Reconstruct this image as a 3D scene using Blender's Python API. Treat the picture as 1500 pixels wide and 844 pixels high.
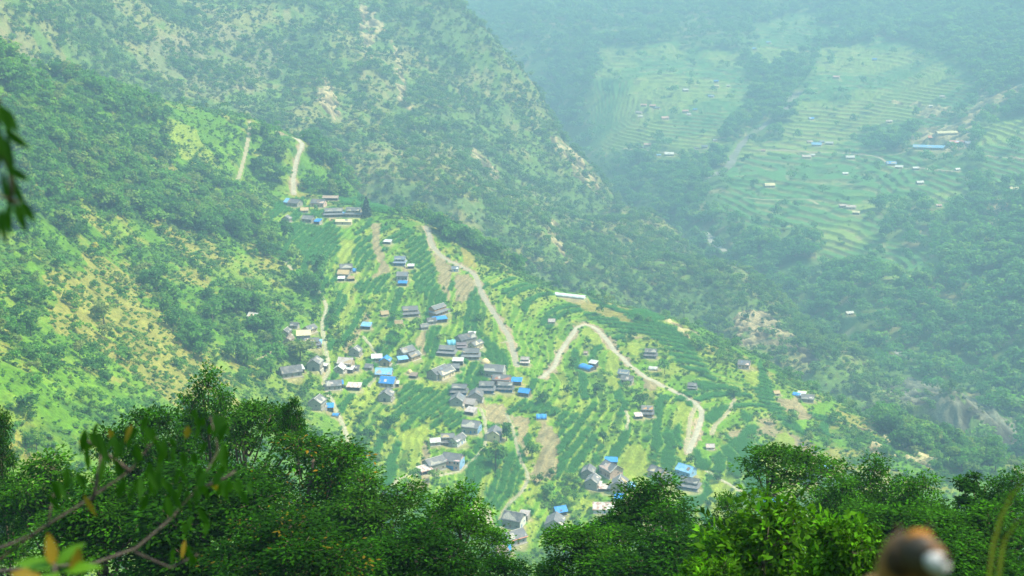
import bpy, bmesh, math, random
import numpy as np
from mathutils import Vector, Matrix, Euler

for _o in list(bpy.data.objects): bpy.data.objects.remove(_o, do_unlink=True)
scene = bpy.context.scene
COL = scene.collection

# ------------------------------------------------------------------ camera
cam_data = bpy.data.cameras.new('camera')
cam_data.sensor_width = 36.0
cam_data.lens = 18.0 / math.tan(math.radians(22.0))
cam_data.clip_start = 0.05; cam_data.clip_end = 20000.0
cam_data.dof.use_dof = True
cam_data.dof.focus_distance = 700.0
cam_data.dof.aperture_fstop = 4.3
cam = bpy.data.objects.new('camera', cam_data); COL.objects.link(cam)
cam.location = (0, 0, 0)
cam.rotation_euler = (math.radians(90 - 15.0), 0, 0)
scene.camera = cam

# ------------------------------------------------------------------ sky, sun, exposure
SUN_AZ, SUN_EL = math.radians(88.0), math.radians(56.0)
world = bpy.data.worlds.new('World'); scene.world = world
world.use_nodes = True
_nt = world.node_tree
_bg = _nt.nodes.get('Background') or _nt.nodes.new('ShaderNodeBackground')
_wo = _nt.nodes.get('World Output') or _nt.nodes.new('ShaderNodeOutputWorld')
_sky = _nt.nodes.new('ShaderNodeTexSky')
_sky.sky_type = 'NISHITA'; _sky.sun_disc = False
_sky.sun_elevation = SUN_EL; _sky.sun_rotation = SUN_AZ
_nt.links.new(_sky.outputs[0], _bg.inputs['Color']); _bg.inputs['Strength'].default_value = 0.12
_nt.links.new(_bg.outputs[0], _wo.inputs['Surface'])
sun_data = bpy.data.lights.new('sun', 'SUN'); sun_data.energy = 4.6; sun_data.angle = math.radians(0.5); sun_data.color = (1.0, 0.97, 0.91)
sun = bpy.data.objects.new('sun', sun_data); COL.objects.link(sun)
sun.rotation_euler = Vector((math.cos(SUN_EL) * math.sin(SUN_AZ), math.cos(SUN_EL) * math.cos(SUN_AZ), math.sin(SUN_EL))).to_track_quat('Z', 'Y').to_euler()
vs_ = scene.view_settings
vs_.view_transform = 'Standard'; vs_.look = 'None'; vs_.gamma = 1.0; vs_.use_curve_mapping = False
vs_.exposure = 3.25
HAZE_DENSITY = 0.00044
HAZE_COLOR = (0.345, 0.665, 1.0)
scene.render.engine = 'CYCLES'
scene.cycles.max_bounces = 6; scene.cycles.diffuse_bounces = 2; scene.cycles.transmission_bounces = 3; scene.cycles.transparent_max_bounces = 4; scene.cycles.volume_bounces = 0
# ------------------------------------------------------------------ buildings: where they stand (photo pixel of the base), size in metres, turn, roof and look
HOUSES = []
def H(u, v, L, W, h, yaw, roof, style, label, cat='house', name=None, **k):
    HOUSES.append(dict(u=u, v=v, L=L, W=W, h=h, yaw=yaw, roof=roof, style=style, label=label, cat=cat, name=name, **k))
# --- top hamlet
H(489,317,18,9,5.0,8,'slate','two','long two-tiered slate house in the middle of the top hamlet', wall='stone')
H(518,317,15,9,5.4,-6,'slate','two','slate house with pale cream front beside the dark cone-shaped tree', wall='cream')
H(467,302,12,7,3.6,-14,'slate','gable','slate house with a reddish end wall at the back of the top hamlet', wall='pink')
H(430,301,14,7,3.2,-28,'slate','gable','long slate house with pale metal roof end, upper left of the top hamlet', wall='stone', metal_end=True)
H(484,293,14,5,2.2,-4,'brown','shed','long low brown-roofed shed behind the top hamlet', 'shed', 'shed')
H(446,311,6,5,2.4,10,'thatch','gable','small straw-coloured hut above the blue-roofed shed in the top hamlet','hut','hut')
H(420,325,6,6,3.2,80,'slate','gable','small grey stone hut with its gable forward beside the bright green field','hut','hut', wall='stone')
H(452,325,9,6,3.2,-20,'slate','gable','grey slate house joined by a small blue-roofed shed below the top hamlet', wall='stone')
H(466,328,5,5,2.6,-20,'blue','shed','small blue-roofed shed at the right end of a grey slate house','shed','shed')
H(377,330,10,5,2.2,-14,'slate','shed','low dark slate shed at the forest edge left of the top hamlet','shed','shed')
H(390,335,6,4,2.2,-10,'white','shed','small white-roofed shed at the forest edge left of the top hamlet','shed','shed')
H(503,316,3.5,3,2.0,0,'ltblue','shed','tiny pale blue lean-to squeezed between the two large top hamlet houses','shed','shed')
H(504,328,13,4,2.6,-4,'cream','gable','low cream-walled outbuilding in front of the top hamlet houses','outbuilding','outbuilding', wall='cream')
# --- hillside below the top hamlet
H(507,397,9,6,3.4,10,'slate','gable','slate house at the back of the farmstead among maize with a blue cover beside it', wall='stone')
H(517,399,5,4,3.0,0,'blue','arch','small blue tarpaulin shelter beside a slate house among the maize','shelter','shelter')
H(504,405,8,6,3.0,-8,'thatch','gable','brown thatched cottage in front of a slate farmhouse among maize','house', wall='stone')
H(500,411,5,3.5,2.0,0,'white','shed','small white-roofed shed in front of the brown thatched cottage','shed','shed')
H(514,411,5,4,2.0,15,'thatch','shed','small straw hut right of the brown thatched cottage','hut','hut')
H(586,388,10,8,5.0,-6,'slateblue','two','blue-grey two-tiered house with a small pale yard beside it', wall='blue')
H(602,393,5,3.5,2.2,0,'white','shed','tiny white shed on the yard right of the blue-grey two-tiered house','shed','shed')
H(590,409,8,6,3.6,-4,'slate','gable','slate house above a bright blue lean-to on the slope', wall='stone')
H(590,418,6.5,3.5,2.2,-4,'blue','shed','bright blue lean-to shed directly below a slate house','shed','shed')
H(568,357,6,4,2.0,-15,'white','shed','lone white-roofed shed between brown and green fields','shed','shed')
H(667,397,5,4,2.4,0,'slateblue','gable','small grey-blue shed beside the concrete road and the brown field','shed','shed', wall='white')
H(601,462,13,9,4.6,14,'slate','two','slate house with a skirt roof and tan front on its own yard', wall='tan')
H(563,462,5,4.5,1.8,20,'thatch','gable','straw-roofed hut left of the slate house with a tan front','hut','hut', wall='tan')
H(584,476,5,4.5,1.8,10,'thatch','gable','straw-roofed hut below the slate house with a tan front','hut','hut', wall='tan')
H(643,460,16,8,5.2,52,'slate','two','large slate house with an orange wall above a blue tarpaulin roof', wall='orange')
H(644,472,10,4,2.8,20,'blue','shed','blue tarpaulin lower roof in front of the large slate house','shed','shed')
H(632,474,6,5,2.6,15,'slate','gable','small slate outhouse left of the blue tarpaulin roof','outhouse','outhouse', wall='stone')
H(621,482,5,4.5,2.4,20,'slate','gable','small dark stone shed at the top of the narrow ploughed strip','shed','shed', wall='stone')
H(537,481,6.5,5,2.4,-10,'ltblue','shed','lone pale blue-topped shed on the green slope','shed','shed')
# --- left cluster beside the path
H(419,492,7,4.5,3.4,80,'slate','gable','narrow slate house at the left edge of the village', wall='stone')
H(423,501,6,4,2.4,75,'brown','gable','small brown-roofed shed in front of the narrow slate house','shed','shed', wall='stone')
H(432,480,5,4,2.2,-10,'slate','gable','tiny slate shed behind the cream-roofed house','shed','shed', wall='stone')
H(454,487,8,5,3.2,58,'slate','gable','dark slate house with a cream side wall near the village path', wall='cream')
H(445,496,8.5,6,3.6,10,'cream','gable','house with a cream-yellow roof above the big round tree','house', wall='stone')
H(457,508,11,7,4.2,5,'slate','two','slate house with a pale front beside the path, right of the cream-yellow roof', wall='pink')
H(468,507,3,4.5,2.6,5,'ltblue','shed','narrow pale blue lean-to at the right end of a slate house by the path','shed','shed')
H(462,540,9,7,4.6,84,'slate','gable','slate house with its stone gable and dark doorway forward by the path', wall='stone')
H(474,541,5,4,3.0,84,'white','shed','white metal lean-to beside the stone gable with a dark doorway','shed','shed')
H(426,550,12,7.5,3.4,24,'slate','gable','broad low slate house on the left edge below the big round tree', wall='stone')
H(440,545,4,5,2.6,24,'white','shed','white metal annex at the upper end of the broad low slate house','shed','shed')
H(507,537,9,7,3.6,-10,'pinkgrey','gable','house with a worn pinkish-grey roof beside white-roofed sheds', wall='tan')
H(498,545,6,5,3.2,80,'white','gable','white-roofed hut with a dark gable left of the pinkish-grey roof','hut','hut', wall='stone')
H(511,545,6.5,4,2.6,-15,'white','shed','white-roofed lean-to right below the pinkish-grey roof','shed','shed')
H(521,520,7,6,3.6,78,'slate','gable','small slate house standing alone above a pinkish-grey roof', wall='stone')
H(521,542,4.5,3.5,2.0,0,'slate','gable','tiny grey stone shed right of the white-roofed lean-to','shed','shed', wall='stone')
H(541,541,4.5,4,2.2,-10,'slate','gable','tiny lone stone shed on the green slope left of the blue-roofed hut','shed','shed', wall='stone')
H(552,528,6.5,5,2.8,8,'white','gable','cream-white roofed hut at the top of the blue-roofed cluster','hut','hut', wall='stone')
H(565,534,6,5.5,3.6,82,'blue','gable','blue-roofed hut with dark doorway between the cream-white roof and the pale blue roof','hut','hut', wall='tan')
H(563,551,10,7,3.0,-4,'ltblue','gable','house with a pale blue roof in the middle of the blue-roofed cluster', wall='stone')
H(569,564,9,8,3.0,-12,'blue','gable','house with a bright blue roof, lowest of the blue-roofed cluster', wall='stone')
H(581,566,3,3,2.4,0,'white','shed','tiny white shed at the right corner of the bright blue roof','shed','shed')
H(595,521,11,6,4.0,48,'slate','gable','slate house with a pale blue lean-to, right of the blue-roofed cluster', wall='stone')
H(605,526,9,5,3.2,52,'slate','gable','slate house with a tan end wall below the narrow ploughed strip', wall='tan', verge=True)
H(590,530,6.5,4,2.4,20,'ltblue','shed','pale blue lean-to at the foot of a slate house by a footpath','shed','shed')
H(600,546,4,4,1.6,0,'straw','dome','round orange-tan haystack below two slate houses','haystack','haystack')
H(606,553,4.5,3.5,1.8,-15,'brown','shed','small brown shed beside the round orange-tan haystack','shed','shed')
H(489,569,9,6,3.2,12,'slate','gable','slate house beside a pale yard where the path bends', wall='stone')
H(498,567,4,4,2.6,10,'blue','shed','small blue-topped shed at the right end of a slate house where the path bends','shed','shed')
H(519,570,8.5,5,2.2,-8,'rust','shed','flat shed with a pink and white striped metal roof','shed','shed')
H(566,585,8.5,7,3.8,80,'slate','gable','slate house with dark doorway standing alone among maize rows', wall='stone')
H(465,597,8.5,7,4.4,76,'slate','gable','slate house with a stone gable at the lowest end of the left path', wall='stone')
H(483,599,4.5,4,1.8,5,'blue','shed','bright blue tarpaulin shed right of the lowest left slate house','shed','shed')
H(492,609,4,3,1.4,-8,'blue','arch','small blue tarpaulin half hidden by bushes','tarpaulin','tarpaulin')
# --- central cluster
H(655,519,13,8,4.2,-12,'slate','two','slate house with a light blue tarpaulin over its right end', wall='stone')
H(661,507,6,5,4.4,10,'sky','arch','light blue rounded tarpaulin roof behind a slate house','tarpaulin','tarpaulin')
H(682,503,13,7,4.6,38,'slate','gable','uppermost slate house of the crowded middle cluster', wall='stone')
H(691,494,5,4,2.6,-10,'white','shed','white-roofed shed at the very top of the middle cluster','shed','shed')
H(676,511,7.5,5,3.4,0,'purple','two','house with a purplish-brown upper wall in the middle cluster', wall='purple')
H(690,524,13,9,4.4,-2,'slate','two','wide slate house with a double roof in front of the middle cluster', wall='tan')
H(697,510,10,5,3.6,55,'slate','gable','slate house with a cream end on the right of the middle cluster', wall='cream')
H(711,531,6,5,2.0,20,'straw','dome','pale straw heap on the yard right of the middle cluster','haystack','haystack')
H(642,552,14,7,4.4,56,'slate','gable','long slate house with a dark small gable, left of the pale yard', wall='stone')
H(651,552,14,6,3.4,56,'slate','gable','long slate house with a white verge facing the pale yard', wall='cream', verge=True)
H(664,543,8,5,2.6,4,'slate','shed','open slate-roofed shed across the upper end of the pale yard','shed','shed')
H(671,534,7,4,3.2,-4,'white','shed','white-topped open shed below the slate house with the light blue tarpaulin','shed','shed')
H(769,534,6.5,5,4.2,-6,'pinkgrey','two','small white-topped two-tiered house by the road end', wall='stone')
H(725,550,13,8,4.6,-14,'slate','gable','slate house with a white verge, highest of the blue-fronted cluster', wall='stone', verge=True)
H(735,562,11,6,4.0,-10,'slate','gable','slate house with a red brick chimney block beside it', wall='brick')
H(740,573,11.5,6,4.6,-6,'slate','two','slate house with a long blue veranda and white right end', wall='blue')
H(713,574,11,8,5.0,-3,'slate','two','slate house with a blue painted veranda over a pale yard', wall='blue')
H(697,586,9.5,7.5,4.0,86,'slate','gable','slate house with a plain stone gable beside the pale yard', wall='stone')
H(673,577,11,7.5,4.6,-6,'slate','two','slate house with a blue veranda left of the stone-gabled house', wall='blue')
H(670,591,9,7,3.4,82,'slate','gable','slate house with its dark gable forward below a blue veranda', wall='stone')
H(688,594,8,6,2.6,-20,'pinkgrey','gable','pale metal-roofed house below the stone-gabled house', wall='stone')
H(690,606,6,5,2.2,-25,'pinkgrey','shed','lowest pale metal-roofed shed at the edge of the maize','shed','shed')
H(757,563,6.5,4.5,2.8,-8,'blue','shed','blue flat-roofed shed at the right end of the blue-fronted cluster','shed','shed')
H(769,579,6.5,5,3.0,-20,'blue','gable','blue-roofed hut on dark walls between the maize and the blue-fronted cluster','hut','hut', wall='dark')
H(793,613,6.5,5.5,2.6,0,'blue','arch','rounded bright blue shelter above the brown ploughed fields','shelter','shelter')
# --- lower cluster
H(691,632,10,7.5,4.4,-16,'slate','gable','slate house with a blue right end beside the curving footpath', wall='stone', blue_end=True)
H(724,642,10,6.5,4.2,82,'slate','gable','slate house with a cream gable between the footpath and brown field', wall='cream')
H(730,643,7,3.5,2.6,82,'slate','shed','slate lean-to against the right side of the cream-gabled house','shed','shed')
H(656,651,9,7,5.0,4,'slate','two','two-tiered slate house with a brown upper wall above the blue-windowed house', wall='tan')
H(670,650,10,5,3.4,62,'slate','gable','slate house with a long white side wall', wall='white', verge=True)
H(637,651,5.5,4,2.6,15,'white','gable','small grey shed with a bright metal roof among the pale terraces','shed','shed', wall='stone')
H(664,684,10.5,7.5,5.6,-18,'slate','gable','two-storey slate house with blue windows and pink front', wall='pinkblue', blue_end=True, storeys=2)
H(636,687,11,6.5,4.6,38,'slate','gable','slate house with a stone gable left of the pink-fronted house', wall='stone')
H(622,693,7,5,2.4,38,'rust','shed','pinkish metal-roofed lean-to below the slate house with a stone gable','shed','shed')
H(753,769,10,7.5,4.8,-22,'slate','gable','slate house with a pale right end wall above the bottom trees', wall='stone', pale_end=True)
H(768,760,5,4,3.0,-20,'pinkgrey','shed','small pink and white annex behind the slate house above the bottom trees','shed','shed')
H(752,794,11,7,4.0,34,'slate','gable','slate house with a rusty strip along its eave above the bottom trees', wall='stone', rust_eave=True)
H(733,811,6,5,2.6,30,'brown','gable','weathered grey shed partly hidden by the bottom trees','shed','shed', wall='stone')
H(742,811,4,4,2.6,0,'blue','shed','blue cover half hidden at the edge of the bottom trees','shelter','shelter')
H(698,764,5.5,4.5,2.0,-8,'white','shed','small white-roofed hut at the edge of the dark left trees','hut','hut')
H(813,775,10,8,4.8,80,'slate','gable','slate house with a pale plastered gable above the bottom trees', wall='plaster')
H(820,753,6,5,2.8,20,'blue','gable','bright blue-roofed shed behind the pale plastered gable','shed','shed', wall='dark')
# --- right side
H(860,541,10.5,6.5,3.0,-42,'blue','arch','large bright blue tarpaulin roof beside a white annex','shelter','shelter')
H(869,537,5.5,4,3.0,-30,'white','shed','white annex behind the large bright blue tarpaulin roof','shed','shed')
H(858,519,2.5,2.5,1.6,0,'brown','gable','tiny hut on the pale field above the large blue tarpaulin','hut','hut', wall='stone')
H(914,552,7,5,3.4,-20,'slateblue','gable','upper blue-grey house wrapped in dark trees left of the road', wall='stone')
H(919,561,7.5,5.5,3.4,-20,'slate','gable','lower slate house wrapped in dark trees left of the road', wall='stone')
H(953,523,9.5,7,4.2,-10,'slate','two','two-tiered slate house right of the road', wall='stone')
H(957,541,6.5,5,1.8,-12,'white','arch','small white arched shelter below the two-tiered house right of the road','shelter','shelter')
H(948,609,8.5,7,4.8,-6,'slate','two','two-tiered slate house with an orange-brown front on the right side', wall='orange')
H(935,612,4.5,4,1.8,10,'rust','shed','small pinkish shed left of the orange-brown fronted house','shed','shed')
H(1014,570,6.5,6,3.0,-12,'slate','two','small slate house alone between the road and the maize band', wall='stone')
H(1090,538,8,6,3.2,-18,'slate','gable','slate house with a pinkish gable on the spur crest', wall='pink')
H(1137,578,3.5,3.5,1.8,10,'thatch','gable','tiny straw hut at the corner of the brown field on the spur','hut','hut', wall='tan')
H(1167,579,5.5,5,1.8,-20,'blue','arch','bright blue tarpaulin beside a white roof on the spur','tarpaulin','tarpaulin')
H(1174,582,5.5,4.5,2.4,-20,'white','shed','white-roofed shed between a blue tarpaulin and slate house on the spur','shed','shed')
H(1183,587,8,5.5,2.6,-14,'slate','gable','low slate house at the end of the brown field on the spur', wall='stone')
H(862,698,8,6,4.0,78,'slate','gable','upper slate house of the pair left of the blue-topped house', wall='stone')
H(868,712,8,6,4.0,72,'slate','gable','lower slate house of the pair, with a white annex', wall='stone', verge=True)
H(875,715,4.5,3.5,2.6,-14,'white','shed','white annex at the right of the lower paired slate house','shed','shed')
H(888,718,8,4,1.8,-4,'rust','shed','low pale pink shed between two slate houses','shed','shed')
H(895,684,7,4,4.2,-4,'blue','shed','bright blue sheet roof behind a slate house near the pale terraces','shed','shed')
H(895,695,10.5,8,4.4,-58,'slate','gable','slate house with a white verge directly below the bright blue sheet roof', wall='pink', verge=True)
H(907,717,10,7,4.6,76,'slate','gable','slate house with a tan gable and dark window near the pale terraces', wall='tan')
H(922,718,6,4.5,2.6,-4,'ltblue','shed','pale blue-roofed shed right of the tan-gabled slate house','shed','shed')
H(907,734,5,4,2.4,-10,'blue','shed','small blue roof peeping over the metal-roofed shed','shed','shed')
H(884,748,11,6.5,2.6,-2,'rust','gable','long shed with a rusty white metal roof above the bottom trees','shed','shed', wall='white')
H(964,698,9.5,6,3.8,-44,'slate','gable','upper slate house with a cream end left of the maize band', wall='cream')
H(972,706,8,5,2.8,-30,'slate','shed','lower slate lean-to below the cream-ended house','shed','shed')
H(1005,695,9.5,6.5,3.6,-40,'ltblue','gable','long blue-roofed house with pale blue walls among the maize', wall='ltbluewall')
H(1010,714,12,8,3.8,-24,'slate','two','low slate house with a blue painted veranda below the long blue roof', wall='blue')
H(1040,657,4.5,3.5,1.8,0,'pinkgrey','gable','tiny pinkish hut among the maize strips','hut','hut', wall='pink')
H(1208,692,6.5,5,2.6,-6,'ltblue','gable','lone blue-roofed hut behind the tree with bare lower branches','hut','hut', wall='stone')
H(1136,742,11,7.5,3.4,-40,'blue','gable','bright blue roof glimpsed left of the stem of the open-crowned tree', wall='stone')
H(808,473,4.5,4,1.8,0,'pinkgrey','gable','tiny pinkish hut on the slope above the bend in the road','hut','hut', wall='stone')
H(835,435,26,6,2.2,-24,'plastic','arch','long white plastic greenhouse on the spur crest','greenhouse','greenhouse')
H(372,467,6,5,2.4,-20,'white','gable','lone white-roofed hut on the left hillside','hut','hut', wall='pink')
# --- opposite valley side
far = [
 (1362,219,52,11,5,-14,'ltblue','long','long pale blue school building below the school yard','cream'),
 (1372,205,26,9,5,-12,'orange','long','orange-roofed school building on the left of the school yard','plaster'),
 (1386,198,36,9,5,12,'cream','long','cream-roofed school building behind the school yard','cream'),
 (1402,212,24,9,5,-12,'red','long','red-roofed school building in front of the school yard','bluewhite'),
 (1417,215,8,8,6,-12,'slateblue','gable','small blue-walled building at the right end of the red-roofed school building','blue'),
]
for u, v, L, W, h, y, rf, st, lb, wl in far: H(u, v, L, W, h, y, rf, st, lb, 'school building', 'school_building', wall=wl)
far2 = [
 (943,156,11,'pink','far house with a pinkish roof, left of the pair high on the opposite terraces'),(956,157,11,'pink','far house with a pinkish roof, right of the pair high on the opposite terraces'),
 (936,167,12,'pinkgrey','far pale house just below the pinkish pair on the opposite terraces'),(938,172,8,'white','small far white-fronted shed beside the pale house below the pinkish pair'),(974,175,14,'pink','far long tan-roofed house on a green terrace right of the pale cluster'),
 (963,160,9,'slateblue','far blue-grey house at the end of the pinkish pair'),(1004,134,11,'white','far long white roof alone on the middle of the green terraces'),(1004,165,12,'pink','far pinkish house at the left of the white and blue group'),
 (1009,169,8,'white','far white house in the white and blue group'),(1018,162,7,'blue','far small blue roof in the white and blue group'),(1049,121,9,'blue','far blue roof at the top of the tan walled terraces'),(1050,128,9,'cream','far tan house just below the blue roof at the tan walled terraces'),
 (1042,143,10,'blue','far blue roof on the left of the tan walled terraces'),(1067,127,6,'white','far tiny white hut right of the tan walled terraces'),(948,214,12,'pink','far reddish house on the valley road, left end'),(940,217,7,'white','far white hut beside the reddish house on the valley road'),
 (980,228,16,'white','far long white house just below the valley road'),(965,229,7,'ltblue','far pale blue hut left of the long white house below the valley road'),(1032,217,11,'slateblue','far tall blue-grey house beside the stream bed'),(1020,219,8,'slate','far dark house left of the tall blue-grey one'),(1047,207,8,'pink','far small pink-roofed house above the stream bed'),
 (1196,214,16,'ltblue','far blue and white house in the largest valley road group'),(1186,210,9,'rust','far reddish-white house left in the largest valley road group'),(1215,212,12,'white','far white roof at the right end of the largest valley road group'),(1203,210,9,'slateblue','far grey-blue house at the back of the largest valley road group'),
 (1181,232,14,'rust','far reddish low house below the largest valley road group'),(1190,229,8,'white','far white hut beside the reddish low house'),(1118,222,7,'pink','far small hut at the left end of the valley road'),(1245,233,14,'white','far long white roof alone below the valley road'),
 (1305,242,15,'blue','far bright blue roof beside the road under the school'),(1317,247,11,'white','far white house right of the bright blue roof under the school'),(1341,249,9,'white','far white hut along the road right of the bright blue roof'),(1402,250,7,'white','far white hut at the right end of the road under the school'),
 (1225,115,12,'pink','far brownish house alone on the steep upper terraces'),(1281,89,9,'blue','far small blue roof at the forest edge above the terraces'),(1188,176,10,'blue','far blue roof in the middle of the yellow-green terraces'),(1302,180,10,'rust','far reddish hut left of the sandy clearing'),
 (1380,143,8,'pinkgrey','far hut right above the sandy clearing'),(1363,157,6,'white','far tiny white hut on the edge of the sandy clearing'),(1347,270,10,'white','far white roof alone below the road under the school'),(1238,256,8,'white','far tiny white hut among bushes below the valley road'),
 (1254,314,9,'cream','far cream-fronted house below the brown roofs'),(1246,306,13,'rust','far brown-roofed house among the terrace walls, right of a similar one'),(1234,304,9,'rust','far brown-roofed house among the terrace walls, left of a similar one'),(1127,274,15,'cream','far tan house beside a bare tan plot'),
 (1126,64,10,'ltblue','far pale blue roof on the highest terraces'),(1105,73,9,'ltblue','far grey-blue hut at the left of the highest terraces'),(1375,303,7,'pink','far lone pinkish hut in the bushes on the right'),(1486,280,12,'cream','far pale house on the bare slope at the right edge'),
 (1233,513,8,'white','far small white hut near the stream below the forest'),(1244,461,8,'white','far tiny white hut among the lower far trees'),
]
for u, v, L, rf, lb in far2:
    H(u, v, L, L * 0.62, 3.4 if L > 8 else 2.6, random.Random(u * 7 + v).uniform(-30, 25), rf, 'far', lb, 'house' if ' hut' not in lb and ' shed' not in lb else 'hut', wall=random.Random(u).choice(['white','plaster','cream','stone']))
# ------------------------------------------------------------------ terrain heights (numpy)
F_PX = 750.0 / math.tan(math.radians(22.0))      # focal length in photo pixels (1500 px wide)
PITCH = math.radians(15.0)

def ray(u, v):
    """unit direction(s) of the photo pixel u, v (camera at the origin, looking along +y, pitched down)"""
    u = np.asarray(u, float); v = np.asarray(v, float)
    x = (u - 750.0) / F_PX; t = -(v - 422.0) / F_PX
    d = np.stack([x, math.cos(PITCH) + t * math.sin(PITCH), -math.sin(PITCH) + t * math.cos(PITCH)], -1)
    return d / np.linalg.norm(d, axis=-1, keepdims=True)

def project(x, y, z):
    f = y * math.cos(PITCH) - z * math.sin(PITCH); f = np.where(f < 0.1, 0.1, f)
    up = y * math.sin(PITCH) + z * math.cos(PITCH)
    return 750.0 + F_PX * x / f, 422.0 - F_PX * up / f

def upts(rows):
    a = np.array(rows, float)
    return ray(a[:, 0], a[:, 1]) * a[:, 2:3]

class TPS:
    def __init__(self, pts, smooth=0.0, scale=100.0):
        pts = np.asarray(pts, float); self.s = scale
        p = pts[:, :2] / scale; n = len(p)
        r2 = ((p[:, None] - p[None]) ** 2).sum(-1)
        K = 0.5 * r2 * np.log(r2 + 1e-9) + smooth * np.eye(n)
        P = np.hstack([np.ones((n, 1)), p])
        A = np.zeros((n + 3, n + 3)); A[:n, :n] = K; A[:n, n:] = P; A[n:, :n] = P.T
        w = np.linalg.solve(A, np.concatenate([pts[:, 2], np.zeros(3)]))
        self.p, self.w, self.c = p, w[:n], w[n:]
    def __call__(self, x, y):
        x = x / self.s; y = y / self.s
        out = self.c[0] + self.c[1] * x + self.c[2] * y
        for (px, py), w in zip(self.p, self.w):
            r2 = (x - px) ** 2 + (y - py) ** 2
            out = out + w * 0.5 * r2 * np.log(r2 + 1e-9)
        return out

def _hash(ix, iy, seed):
    h = (ix.astype(np.int64) * 374761393 + iy.astype(np.int64) * 668265263 + seed * 1442695041) & 0x7fffffff
    h = ((h ^ (h >> 13)) * 1274126177) & 0x7fffffff
    h = ((h ^ (h >> 15)) * 1103515245 + 12345) & 0x7fffffff
    return ((h >> 8) & 0xffff) / 65535.0

def vnoise(x, y, seed=0):
    ix = np.floor(x); iy = np.floor(y); fx = x - ix; fy = y - iy
    fx = fx * fx * fx * (fx * (fx * 6 - 15) + 10); fy = fy * fy * fy * (fy * (fy * 6 - 15) + 10)
    a = _hash(ix, iy, seed); b = _hash(ix + 1, iy, seed); c = _hash(ix, iy + 1, seed); d = _hash(ix + 1, iy + 1, seed)
    return (a + (b - a) * fx) + ((c + (d - c) * fx) - (a + (b - a) * fx)) * fy

def fbm(x, y, scale, octaves=4, seed=0, gain=0.5):
    t = 0.0; amp = 1.0; tot = 0.0; f = 1.0 / scale
    for i in range(octaves):
        c, s = math.cos(0.7 * i + 0.3), math.sin(0.7 * i + 0.3)
        t = t + amp * vnoise((x * c - y * s) * f + 17.3 * i, (x * s + y * c) * f - 9.1 * i, seed + i)
        tot += amp; amp *= gain; f *= 2.03
    return t / tot                                             # 0..1

def ridged(x, y, scale, octaves=3, seed=0):
    t = 0.0; amp = 1.0; tot = 0.0; f = 1.0 / scale
    for i in range(octaves):
        c, s = math.cos(0.9 * i + 0.5), math.sin(0.9 * i + 0.5)
        n = vnoise((x * c - y * s) * f + 31.7 * i, (x * s + y * c) * f + 3.3 * i, seed + i)
        t = t + amp * (1.0 - np.abs(2 * n - 1)); tot += amp; amp *= 0.5; f *= 2.1
    return t / tot

def sstep(a, b, x):
    t = np.clip((x - a) / (b - a), 0, 1); return t * t * (3 - 2 * t)

# control points: photo pixel u, v and the distance along that line of sight in metres
NEAR = [  # left hillside, saddle, village spur
    (0,80,1000),(0,200,880),(0,300,790),(0,450,640),(0,600,500),(90,110,1120),(100,200,980),(100,300,880),(100,450,700),(100,560,570),
    (180,140,1240),(200,220,1100),(200,300,980),(200,450,785),(200,560,650),(300,250,1150),(300,350,990),(300,450,860),(300,550,730),
    (330,165,1320),(370,180,1340),(400,195,1345),(440,205,1350),(480,230,1300),(380,250,1220),(440,270,1230),(350,300,1110),(400,300,1160),
    (380,400,970),(400,500,850),(400,600,750),(430,680,690),(480,560,835),(480,640,770),(520,690,738),(420,380,1015),(475,470,925),
    (450,300,1165),(500,310,1160),(540,300,1165),(580,315,1150),(620,330,1130),(690,370,1105),(760,405,1085),(820,430,1075),(900,452,1060),
    (1000,480,1030),(1060,515,1010),(1100,530,1000),(1180,580,965),(1260,620,935),(1330,655,905),(1400,672,885),(1480,692,865),
    (480,360,1075),(560,380,1055),(620,400,1045),(520,440,980),(600,460,970),(680,440,1000),(730,480,968),(760,530,920),(700,520,920),
    (620,520,905),(560,540,880),(600,600,825),(700,600,840),(780,600,850),(660,660,780),(580,660,770),(740,690,760),(700,740,720),
    (620,720,715),(540,740,695),(750,770,715),(820,780,722),(820,700,765),(800,640,815),(850,480,1000),(800,540,930),(860,550,920),
    (900,520,965),(950,540,950),(900,600,855),(950,620,845),(1030,600,885),(1010,660,815),(900,700,775),(1000,720,770),(880,760,735),
    (1000,790,720),(1100,640,850),(1100,720,780),(1200,680,825),(1200,760,770),(1300,720,810),(1400,760,800),
]
NEAR_HID = [  # world points hidden from the camera: behind the crest, under the foreground, out of frame
    (-430,190,-60),(-300,180,-95),(-120,330,-225),(20,450,-283),(150,450,-290),(300,480,-300),(450,560,-330),(600,700,-350),(-600,600,60),(-700,1000,150),(-560,1400,60),
    (80,330,-250),(-60,200,-150),(620,900,-370),(500,1100,-345),
]
def _tilt(rows):
    a = PITCH - math.radians(11.0); return [(x, y * math.cos(a) + z * math.sin(a), z * math.cos(a) - y * math.sin(a)) for x, y, z in rows]
NEAR_HID = _tilt(NEAR_HID)
_crest = [(540,300,1165),(620,330,1130),(690,370,1105),(760,405,1085),(820,430,1075),(900,452,1060),(1000,480,1030),(1100,530,1000),(1180,580,965),(1260,620,935),(1330,655,905),(1400,672,885),(1480,692,865)]
for _u, _v, _d in _crest:                          # beyond the crest the ground drops into the side valley
    for _dd, _dz in ((45, -14), (110, -62), (260, -165)):
        _p = ray(_u, _v) * _d; _q = _p[:2] / np.linalg.norm(_p[:2])
        NEAR_HID.append((_p[0] + _q[0] * _dd + 0.25 * _dd, _p[1] + _q[1] * _dd, _p[2] + _dz))
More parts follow.
